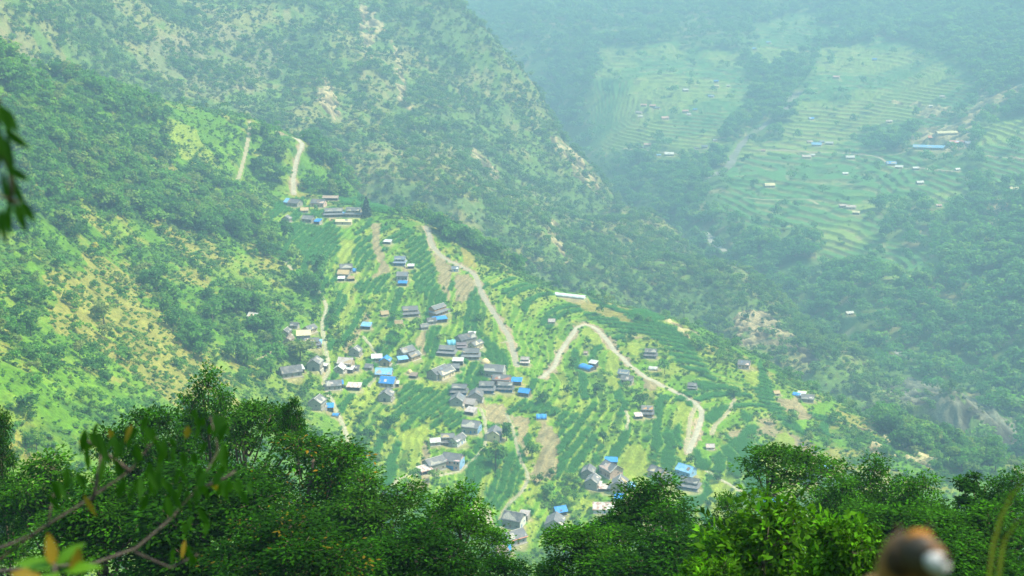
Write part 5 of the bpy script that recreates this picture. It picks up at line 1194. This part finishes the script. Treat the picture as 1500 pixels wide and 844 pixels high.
def fg_tree(seed, H_, R, base, lobes, ntwig, per, leaf, flat=1.0, aspect=0.42, tips=0.0, hang=0.3):
    """a tree H_ m tall, crown radius R from height base up: limbs, twigs to every leaf cluster, single leaves. Returns trunk and crown meshes"""
    rnd = random.Random(seed); rng = np.random.default_rng(seed); wood = MB()
    top = H_ * 0.93; pts = [Vector((0, 0, -1.0))]; x = y = 0
    for i in range(1, 9):
        x += rnd.uniform(-0.03, 0.03) * H_ * 0.5; y += rnd.uniform(-0.03, 0.03) * H_ * 0.5; pts.append(Vector((x, y, top * i / 8)))
    r0 = 0.013 * H_ + 0.05; wood.tube(pts, [r0 * (1.1 - 0.98 * i / 8) + 0.012 for i in range(9)], 7)
    def on_trunk(z): t = max(0, min(7.99, z / top * 8)); i = int(t); return pts[i].lerp(pts[i + 1], t - i)
    nodes = []; cen = []; rad = []
    for k in range(lobes):
        a = k * 2.399 + rnd.uniform(-0.4, 0.4); t = (k + 0.5) / lobes; zc = base + (H_ - base) * (0.12 + 0.80 * t); rr = R * (0.85 - 0.40 * t) * rnd.uniform(0.6, 1.2) * (0.3 if k == lobes - 1 else 1)
        c = Vector((math.cos(a) * rr, math.sin(a) * rr, 0)) + on_trunk(zc) * Vector((1, 1, 0)) .length * 0 + Vector((0, 0, zc)); cen.append(c); rad.append(R * rnd.uniform(0.30, 0.52) * (1.0 - 0.25 * t))
        s = on_trunk(max(base * 0.55, zc - rr * 0.9 - 0.1 * H_ * rnd.random())); m = s.lerp(c, 0.5) + Vector((rnd.uniform(-.1, .1), rnd.uniform(-.1, .1), -0.04 * H_)) * R * 0.4
        br = r0 * 0.42 * (1 - 0.5 * t); path = [s, s.lerp(m, 0.5) + Vector((0, 0, -0.02 * H_)), m, m.lerp(c, 0.5), c]; wood.tube(path, [br, br * .8, br * .6, br * .42, br * .25], 5)
        nodes += [(m, k), (path[3], k), (c, k)]
    cen = np.array(cen); rad = np.array(rad)
    w = rng.choice(lobes, ntwig, p=rad ** 2 / (rad ** 2).sum()); d = rng.normal(0, 1, (ntwig, 3)); d /= np.linalg.norm(d, axis=1, keepdims=True); d[:, 2] = np.where(d[:, 2] < -0.5, -d[:, 2] * 0.6, d[:, 2])
    T = cen[w] + d * rad[w][:, None] * rng.uniform(0.55, 1.1, (ntwig, 1)) * np.array([1, 1, flat]); T[:, 2] = np.minimum(T[:, 2], H_ * 1.02)
    for i in range(0, ntwig, 3):
        c = Vector(cen[w[i]]); e = Vector(T[i]); mid = c.lerp(e, 0.55) + Vector((0, 0, -0.05 * R)); wood.tube([c, mid, e], [0.02, 0.014, 0.006], 3)
    # leaves
    n = ntwig * per; tw = np.repeat(np.arange(ntwig), per); cl = 0.075 * R
    P = T[tw] + rng.normal(0, 1, (n, 3)) * cl * np.array([1, 1, 0.6 * max(flat, .5)])
    dirv = (P - T[tw]); dirv /= np.linalg.norm(dirv, axis=1, keepdims=True) + 1e-9; dirv = dirv + d[tw] * 0.4 + rng.normal(0, 0.35, (n, 3)); dirv[:, 2] -= hang; dirv /= np.linalg.norm(dirv, axis=1, keepdims=True)
    upv = np.array([0, 0, 1.0]) + rng.normal(0, 0.45, (n, 3)); side = np.cross(dirv, upv); side /= np.linalg.norm(side, axis=1, keepdims=True) + 1e-9; nn = np.cross(side, dirv)
    L_ = leaf * rng.uniform(0.65, 1.3, (n, 1)); Wd = L_ * aspect * 0.5
    V = np.stack([P, P + dirv * L_ * 0.5 + side * Wd + nn * L_ * 0.05, P + dirv * L_ - nn * L_ * 0.12, P + dirv * L_ * 0.5 - side * Wd + nn * L_ * 0.05], 1).reshape(-1, 3)
    t = rng.uniform(0.7, 1.3, n) * rng.choice([0.55, 0.9, 1.25, 2.2], ntwig, p=[.25, .35, .25, .15])[tw]; tint = np.stack([t, t, t], 1)  # random cluster tints put sunlit highlights and shaded gaps into the leaf colour
    if tips > 0:
        k = (rng.random(ntwig) < tips)[tw] & (rng.random(n) < 0.6); tint[k] = np.array([12.0, 2.0, 6.0])
    return wood.mesh('trunk', M_FGBARK, True), V, np.arange(4 * n).reshape(n, 4), tint
FGT = {}
def fg_kind(key, m, **k):
    tr, V, F, tint = fg_tree(**k); FGT[key] = (tr, np_mesh('crown', V, F, [m], tint=tint))
fg_kind('full', M_FG[0], seed=1, H_=18, R=2.8, base=9.0, lobes=17, ntwig=1250, per=15, leaf=0.19, aspect=0.55)
fg_kind('full2', M_FG[0], seed=2, H_=18, R=3.0, base=9.5, lobes=18, ntwig=1250, per=15, leaf=0.19, aspect=0.5, tips=0.06)
fg_kind('light', M_FG[1], seed=3, H_=18, R=2.6, base=10.5, lobes=13, ntwig=900, per=14, leaf=0.19, aspect=0.55)
fg_kind('airy', M_FG[1], seed=4, H_=18, R=2.4, base=16.0, lobes=11, ntwig=430, per=13, leaf=0.18, flat=0.5, aspect=0.55)
fg_kind('slender', M_FG[1], seed=5, H_=18, R=1.0, base=12.0, lobes=12, ntwig=420, per=13, leaf=0.17, aspect=0.55)
fg_kind('bright', M_FG[2], seed=6, H_=3.4, R=1.5, base=1.5, lobes=15, ntwig=560, per=11, leaf=0.15, aspect=0.55, hang=0.15)
fg_kind('bright2', M_FG[2], seed=7, H_=3.2, R=0.8, base=1.9, lobes=11, ntwig=300, per=11, leaf=0.13, aspect=0.55, hang=0.15)
KD = dict(bright2=(3.2, 0.8), full=(18, 2.8), full2=(18, 3.0), light=(18, 2.6), airy=(18, 2.4), slender=(18, 1.0), bright=(3.4, 1.5))
def fg_place(key, u, vtop, halfw, d, label, name='broadleaf_tree', cat='tree', yaw=None):
    q = ray(u, vtop - (4 if key in ('full', 'light') else 0)) * d; g = float(height(q[0], q[1])); hgt = q[2] - g
    H0, R0 = KD[key]
    s = halfw * d / F_PX / R0; t = link(name, None, None, (q[0], q[1], g), (u * 0.37) % 6.28 if yaw is None else yaw, (s, s, hgt / H0)); tag(t, label, cat, 'trees just below the viewpoint' if cat == 'tree' else 'bright bushes at the bottom edge')
    link('trunk', FGT[key][0], t); link('crown', FGT[key][1], t)
FG = [
 ('light',300,544,58,62,'airy tree with a thin pale top rising highest among the lower left trees'),
 ('full',212,598,80,52,'green tree between the airy highest tree and the grassy slope, lower left'),
 ('airy',372,596,66,60,'thin light-leaved tree right of the airy highest tree, lower left'),
 ('full2',440,640,118,50,'large dense dark tree with reddish young tips in the lower left clump'),
 ('light',540,700,90,46,'green broad tree at the right of the lower left clump'),
 ('light',672,716,72,44,'dark rounded tree in front of the lowest white-roofed hut'),
 ('light',60,668,85,55,'dim tree with thin bare twigs at the left edge'),
 ('full',-12,588,30,60,'dark tree cut by the left edge of the picture above the dim twiggy one'),
 ('airy',428,588,22,58,'small thin treetop standing up beside the left village path'),
 ('full',300,690,130,38,'dark tree low in the middle of the lower left clump'),
 ('light',150,700,100,40,'dark leafy tree at the lower left behind the blurred near branch'),
 ('full2',420,760,120,34,'dark tree at the bottom edge under the reddish-tipped dense tree'),
 ('full',610,775,100,36,'dark tree at the bottom edge under the dark rounded tree'),
 ('full',735,822,55,38,'low dark treetop at the bottom edge below the rusty-eaved slate house'),
 ('light',960,704,88,50,'pointed bushy tree in front of the pale terraces and the maize band'),
 ('full',862,772,85,46,'spreading low tree in front of the pale plastered gable'),
 ('full',985,790,110,40,'dark tree at the bottom edge under the pointed bushy tree'),
 ('airy',1148,660,78,56,'open-crowned tree with a bare dark stem and visible branches'),
 ('light',1070,728,46,52,'leafy tree just left of the open-crowned tree'),
 ('light',1285,676,66,58,'leafy tree right of the open-crowned tree, its top against the pale earth scars'),
 ('light',1232,704,60,52,'low leafy tree between the open-crowned tree and the next treetop on its right'),
 ('light',1350,700,62,56,'leafy tree left of the slender pointed treetop at lower right'),
 ('slender',1424,683,30,56,'slender pointed treetop rising at the lower right'),
 ('light',1485,692,62,54,'leafy tree at the right edge beside the slender pointed treetop'),
 ('full',1320,742,100,42,'dark tree behind the bright green leafy bush, lower right'),
 ('full',1440,745,105,40,'dark tree in the lower right corner behind the blurred grass blade'),
 ('full',1400,800,110,32,'dark bushy tree at the bottom edge beside the blurred animal'),
]
for a_ in FG: fg_place(*a_)
fg_place('bright', 1150, 750, 118, 20, 'bright green bush with large glossy leaves at the bottom edge', 'leafy_bush', 'bush')
fg_place('bright2', 1248, 768, 58, 17, 'smaller bright green bush touching the animal side of the large glossy bush', 'leafy_bush', 'bush', 2.0)
fg_place('bright2', 1035, 822, 50, 18, 'low bright green shrub at the bottom edge left of the large glossy bush', 'leafy_bush', 'bush', 4.0)

# ---- plants within arm's reach, out of focus
def leaf_shape(b, base, d, nrm, L, W, curl=0.25, n=6):
    """one long leaf with a fold along the midrib and a bend along its length"""
    d = Vector(d).normalized(); nrm = Vector(nrm); nrm = (nrm - d * nrm.dot(d)).normalized(); s = d.cross(nrm); vs = []; fs = []
    for i in range(n + 1):
        t = i / n; w = W * math.sin(math.pi * min(1, t ** 0.8 * 0.97 + 0.015)) ** 0.9; p = Vector(base) + d * (L * t) - nrm * (curl * L * t * t)
        vs += [p - s * w + nrm * w * 0.25, p, p + s * w + nrm * w * 0.25]
    for i in range(n): o = i * 3; fs += [(o, o+1, o+4, o+3), (o+1, o+2, o+5, o+4)]
    b.add(vs, fs)
def solid(name, col, trans=0.3):
    return leaf_mat(name, [col, tuple(c * 1.15 for c in col)], trans, rough=0.5, spec=0.15)
M_NG = solid('near_green_leaf', (0.015,0.056,0.003)); M_NY = solid('near_yellow_leaf', (0.17,0.11,0.012)); M_NL = solid('near_lime_leaf', (0.065,0.155,0.007)); M_NB = mat('near_twig', (0.055,0.042,0.035), 0.9, 0.35, 60.0)
def ones(o):                                            # untinted
    me = o.data; a = me.color_attributes.new('tint', 'FLOAT_COLOR', 'CORNER'); a.data.foreach_set('color', np.ones(len(me.loops) * 4, np.float32)); return o
def at(u, v, d): return Vector(ray(u, v) * d)
def near_plant(name, label, cat, stems, leaves, foot=None):
    """stems: lists of points with radii; leaves: (base, direction, normal, length, half width, curl, material)"""
    p0 = foot or stems[0][0][0]; root = link(name, None, None, p0); tag(root, label, cat); p0 = Vector(p0)
    for pts, r in stems:
        b = MB(); b.tube([Vector(p) - p0 for p in pts], r, 6); b.build('branch', M_NB, root, True)
    for m in dict.fromkeys(l[-1] for l in leaves):
        b = MB()
        for base, d, nrm, L, W, cu, mm in leaves:
            if mm is m: leaf_shape(b, Vector(base) - p0, d, nrm, L, W, cu)
        ones(b.build({M_NY: 'yellowed_leaves', M_NL: 'lime_leaves'}.get(m, 'leaves'), m, root, True))
rnd = random.Random(5)
# hanging leaves, upper left
D0 = 2.0
st = [([at(-260,60,D0), at(-90,130,D0), at(-10,200,D0), at(15,250,D0), at(18,300,D0)], [0.012, 0.009, 0.006, 0.004, 0.003]), ([at(-90,130,D0), at(-30,135,D0), at(2,150,D0)], [0.006, 0.004, 0.003]), ([at(-60,150,D0), at(-20,280,D0), at(28,296,D0)], [0.006, 0.004, 0.003])]
lv = []
for u, v, dx, dz, L in [(-4,150,.35,-1,50),(4,156,.5,-1,42),(-10,160,.1,-1,55),(6,190,.9,-.8,42),(0,195,.35,-1,58),(10,200,.2,-1,52),(-6,200,-.1,-1,50),(8,245,1,-.6,34),(4,250,.2,-1,62),(14,255,.45,-1,52),(-8,250,-.2,-1,50),(22,296,.3,-1,46),(30,294,.5,-1,34),(12,300,-.1,-1,48),(2,305,.1,-1,50),(-12,298,.1,-1,50)]:
    lv.append((at(u, v, D0 + rnd.uniform(-.1, .1)), (dx, rnd.uniform(-.4, .1), dz), (rnd.uniform(-.5, .5), -1, 0.3), L * D0 / F_PX, 6.5 * D0 / F_PX, 0.1, M_NG))
near_plant('overhanging_branch', 'blurred dark green leaves hanging in from the upper left edge', 'branch', st, lv)
# blurred leafy branch at lower left, rooted below
D1 = 3.4
g0 = at(-40, 900, 3.0); foot = (g0.x, g0.y, float(height(g0.x, g0.y)))
st = [([foot, at(-30,840,D1), at(60,775,D1), at(125,735,D1), at(190,690,D1), at(230,640,D1)], [0.012, 0.006, 0.0045, 0.004, 0.003, 0.002]), ([at(-30,840,D1), at(140,825,D1), at(200,803,D1), at(250,760,D1), at(285,720,D1), at(320,660,D1), at(308,610,D1)], [0.006, 0.0045, 0.004, 0.0035, 0.003, 0.002, 0.0015]),
      ([at(-20,810,D1), at(20,795,D1), at(70,770,D1), at(80,715,D1)], [0.005, 0.004, 0.003, 0.002]), ([at(195,808,D1), at(250,832,D1), at(290,812,D1)], [0.0035, 0.003, 0.002]), ([at(190,690,D1), at(150,660,D1), at(118,640,D1)], [0.006, 0.004, 0.003]), ([at(285,720,D1), at(330,700,D1), at(345,690,D1)], [0.005, 0.004, 0.003]), ([at(135,735,D1), at(145,690,D1), at(148,660,D1)], [0.006, 0.005, 0.003])]
lv = []
for cu_, cv_, k, sp in [(122,645,5,14),(150,665,7,20),(175,650,7,24),(200,670,9,26),(230,645,9,24),(262,690,8,26),(285,665,9,22),(308,625,9,16),(300,720,7,22),(330,700,6,18),(345,725,5,14),(245,725,6,22),(215,710,6,20),(80,720,3,12),(110,710,4,16),(285,770,5,18),(270,810,4,16)]:
    for j in range(int(k * 1.15)):
        u = cu_ + rnd.gauss(0, sp); v = cv_ + rnd.gauss(0, sp * 0.7); L = rnd.uniform(18, 40)
        lv.append((at(u, v - L * 0.4, D1 + rnd.uniform(-.25, .25)), (rnd.uniform(-.6, .6), rnd.uniform(-.5, .3), -1), (rnd.uniform(-.6, .6), -1, rnd.uniform(0, .6)), L * D1 / F_PX, rnd.uniform(3.2, 5.5) * D1 / F_PX, rnd.uniform(0, .2), M_NY if rnd.random() < 0.05 else M_NG))

near_plant('blurred_shrub', 'blurred shrub with drooping dark leaves and bare grey branches at lower left', 'shrub', st, lv, foot)
# young leaves in the lower left corner
D2 = 2.2; g0 = at(80, 900, D2); foot = (g0.x, g0.y, float(height(g0.x, g0.y)))
st = [([foot, at(78,860,D2), at(80,838,D2), at(80,825,D2)], [0.006, 0.005, 0.004, 0.003])]
lv = [(at(80,832,D2), (-1,.1,.25), (0,-.5,1), 58*D2/F_PX, 11*D2/F_PX, 0.30, M_NL), (at(78,828,D2), (-.12,.1,1), (1,-1,0), 46*D2/F_PX, 9*D2/F_PX, -0.05, M_NY), (at(82,828,D2), (.8,.2,.65), (-.3,-.6,1), 48*D2/F_PX, 11*D2/F_PX, .1, M_NL),
      (at(108,838,D2), (.2,.0,1), (1,-1,.1), 40*D2/F_PX, 9*D2/F_PX, -.1, M_NY), (at(90,836,D2), (1,-.1,.25), (0,-.5,1), 56*D2/F_PX, 10*D2/F_PX, .18, M_NL), (at(60,846,D2), (-.8,0,.2), (0,-.6,1), 42*D2/F_PX, 10*D2/F_PX, .2, M_NY), (at(76,840,D2), (.2,-.7,.2), (0,-.3,1), 50*D2/F_PX, 12*D2/F_PX, .2, M_NL)]
near_plant('young_plant', 'young lime and amber leaves in the lower left corner', 'plant', st, lv, foot)
# grass blades at the right edge
D3 = 2.0; g0 = at(1452, 900, D3); foot = Vector((g0.x, g0.y, float(height(g0.x, g0.y))))
root = link('grass_blade', None, None, foot); tag(root, 'blurred arching yellow-green grass blades at the right edge', 'grass blade')
for pts in ([at(1448,860,D3), at(1455,800,D3), at(1466,760,D3), at(1482,725,D3), at(1505,700,D3), at(1540,690,D3)], [at(1462,860,D3), at(1467,815,D3), at(1472,790,D3), at(1490,765,D3), at(1520,760,D3)]):
    b = MB(); pts = [foot] + pts; w = 3.2 * D3 / F_PX; vs = []; fs = []
    for i, p in enumerate(pts):
        k = w * (1 - (i / len(pts)) ** 2 * 0.8); q = p - foot; vs += [q + Vector((-k, 0, 0)), q + Vector((0, 0.5 * k, 0)), q + Vector((k, 0, 0))]
    for i in range(len(pts) - 1): o = i * 3; fs += [(o, o+1, o+4, o+3), (o+1, o+2, o+5, o+4)]
    b.add(vs, fs); ones(b.build('blade', solid('grass_blade_green', (0.09,0.105,0.010)), root, True))

# ---- the animal close to the lens
def skin_body(name, chain, parent, m, levels=2):
    """one continuous figure grown over joints: chain = list of (point, radius, parent index)"""
    me = bpy.data.meshes.new(name); me.from_pydata([c[0] for c in chain], [(c[2], i) for i, c in enumerate(chain) if c[2] is not None], []); o = link(name, me, parent)
    md = o.modifiers.new('skin', 'SKIN'); me.skin_vertices if hasattr(me, 'skin_vertices') else None
    for i, c in enumerate(chain):
        sv = me.skin_vertices[0].data[i]; r = c[1]; sv.radius = r if isinstance(r, tuple) else (r, r); sv.use_root = c[2] is None
    md.use_smooth_shade = True; sd = o.modifiers.new('smooth', 'SUBSURF'); sd.levels = levels; sd.render_levels = levels
    me.materials.append(m); return o
def fur_mat():
    m, nt, N, Lk = nodes_of('patchy_fur'); out = N('ShaderNodeOutputMaterial'); b = N('ShaderNodeBsdfPrincipled'); Lk(b.outputs[0], out.inputs[0]); b.inputs['Roughness'].default_value = 0.9
    tc = N('ShaderNodeTexCoord'); n = N('ShaderNodeTexNoise'); n.inputs['Scale'].default_value = 15.0; n.inputs['Detail'].default_value = 3; Lk(tc.outputs['Object'], n.inputs['Vector']); cr = N('ShaderNodeValToRGB'); e = cr.color_ramp.elements
    e[0].position = 0.40; e[0].color = (0.020,0.010,0.004,1); e[1].position = 0.52; e[1].color = (0.13,0.050,0.008,1); x = e.new(0.62); x.color = (0.20,0.09,0.02,1); Lk(n.outputs[0], cr.inputs[0]); Lk(cr.outputs[0], b.inputs['Base Color']); return m
DA = 1.2; KA = DA / 1.55; hd = at(1345, 800, DA)
gy = hd.y; root = link('animal', None, None, (hd.x - 0.06, hd.y, float(height(hd.x, gy)))); tag(root, 'blurred brown, orange and white furry animal close to the lens', 'animal')
o0 = Vector(root.location); q = lambda u, v, d: tuple(at(u, v, d) - o0)
M_FUR = fur_mat()
ch = [(q(1316,915,DA+.06), .060*KA, None), (q(1320,862,DA+.02), .036*KA, 0), (q(1337,808,DA), (.042*KA,.036*KA), 1), (q(1357,814,DA-.035), .022*KA, 2), (q(1371,820,DA-.065), .014*KA, 3),
      (q(1300,950,DA+.20), .080*KA, 0), (q(1285,970,DA+.36), .070*KA, 5)]
def leg(u, v, d, par, r):
    a = Vector(q(u, v, d)); i = len(ch); ch.append((tuple(a), r, par)); b_ = Vector((a.x, a.y - 0.015, a.z * 0.5)); ch.append((tuple(b_), r * .62, i)); ch.append(((a.x, a.y, 0.03), r * .5, i + 1)); ch.append(((a.x + 0.02, a.y - 0.045, 0.018), r * .55, i + 2))
for du, dd, par in ((-22, .03, 0), (26, .0, 0)): leg(1322 + du, 950, DA + dd, par, .034 * KA)
for du, dd, par in ((-24, .42, 6), (22, .40, 6)): leg(1285 + du, 1000, DA + dd - .06, par, .038 * KA)
i = len(ch); ch.append((q(1262,960,DA+.52), .022, 6)); ch.append((q(1245,985,DA+.60), .016, i)); ch.append((q(1240,1030,DA+.62), .010, i + 1))
skin_body('body', ch, root, M_FUR)
def ell(name, c, r, m, parent, rot=(0, 0, 0)):
    bm = bmesh.new(); bmesh.ops.create_uvsphere(bm, u_segments=20, v_segments=12, radius=1.0); me = bpy.data.meshes.new(name); bm.to_mesh(me); bm.free(); me.materials.append(m); me.polygons.foreach_set('use_smooth', [True] * len(me.polygons)); o = link(name, me, parent, c, 0, r); o.rotation_euler = rot; return o
M_OF = mat('orange_fur', (0.24,0.095,0.012), 0.9, 0.2, 40.0); M_WF = mat('white_fur', (0.27,0.26,0.26), 0.9, 0.1, 30.0); M_PF = mat('pinkish_fur', (0.30,0.22,0.17), 0.9, 0.1, 30.0); M_BF = mat('dark_brown_fur', (0.030,0.016,0.008), 0.9, 0.15, 30.0)
ell('muzzle', q(1371,823,DA-.058), (.011,.013,.009), M_WF, root, (0.2, 0.3, 0.4)); ell('nose', q(1386,819,DA-.072), (.0035,.004,.003), M_BF, root)
ell('brow_patch', q(1346,792,DA-.022), (.013,.010,.010), M_OF, root); ell('cheek_patch', q(1320,822,DA-.018), (.014,.012,.016), M_BF, root); ell('face_patch', q(1357,806,DA-.040), (.008,.008,.010), M_PF, root)
def ear(u, v, du, dv, m, w):
    b = MB(); c = Vector(q(u, v, DA + .01)); tip = Vector(q(u + du, v + dv, DA + .02)); s = Vector((w, 0, 0)); dep = Vector((0, 0.014, 0)); b.add([c - s, c + s, c + dep, tip], [(0, 1, 3), (1, 2, 3), (2, 0, 3), (0, 2, 1)]); o = b.build('ear', m, root, True)
    sd = o.modifiers.new('smooth', 'SUBSURF'); sd.levels = 1; sd.render_levels = 1
ear(1319, 784, -6, -30, M_BF, .014); ear(1360, 781, 10, -27, M_BF, .013)
for u, v, d in ((1350,800,DA-.042), (1366,804,DA-.045)): ell('eye', q(u, v, d), (.0035,.0035,.0035), M_BF, root)
# ------------------------------------------------------------------ air
zlo, zhi = float(Z.min()) - 1.0, max(float(Z.max()) + 25.0, 5.0)
b = MB(); b.box(-5300, 5300, -5300, 5300, zlo, zhi)
m, nt, N, Lk = nodes_of('haze_air'); out = N('ShaderNodeOutputMaterial'); pv = N('ShaderNodeVolumePrincipled')
pv.inputs['Color'].default_value = (*HAZE_COLOR, 1); pv.inputs['Density'].default_value = HAZE_DENSITY; pv.inputs['Absorption Color'].default_value = (0.05, 0.12, 0.2, 1); pv.inputs['Anisotropy'].default_value = 0.1; Lk(pv.outputs[0], out.inputs['Volume'])
tag(b.build('haze', m), kind='stuff')
print('haze', zlo, zhi, 'things', len([o for o in scene.objects if o.parent is None]), 'objects', len(scene.objects))
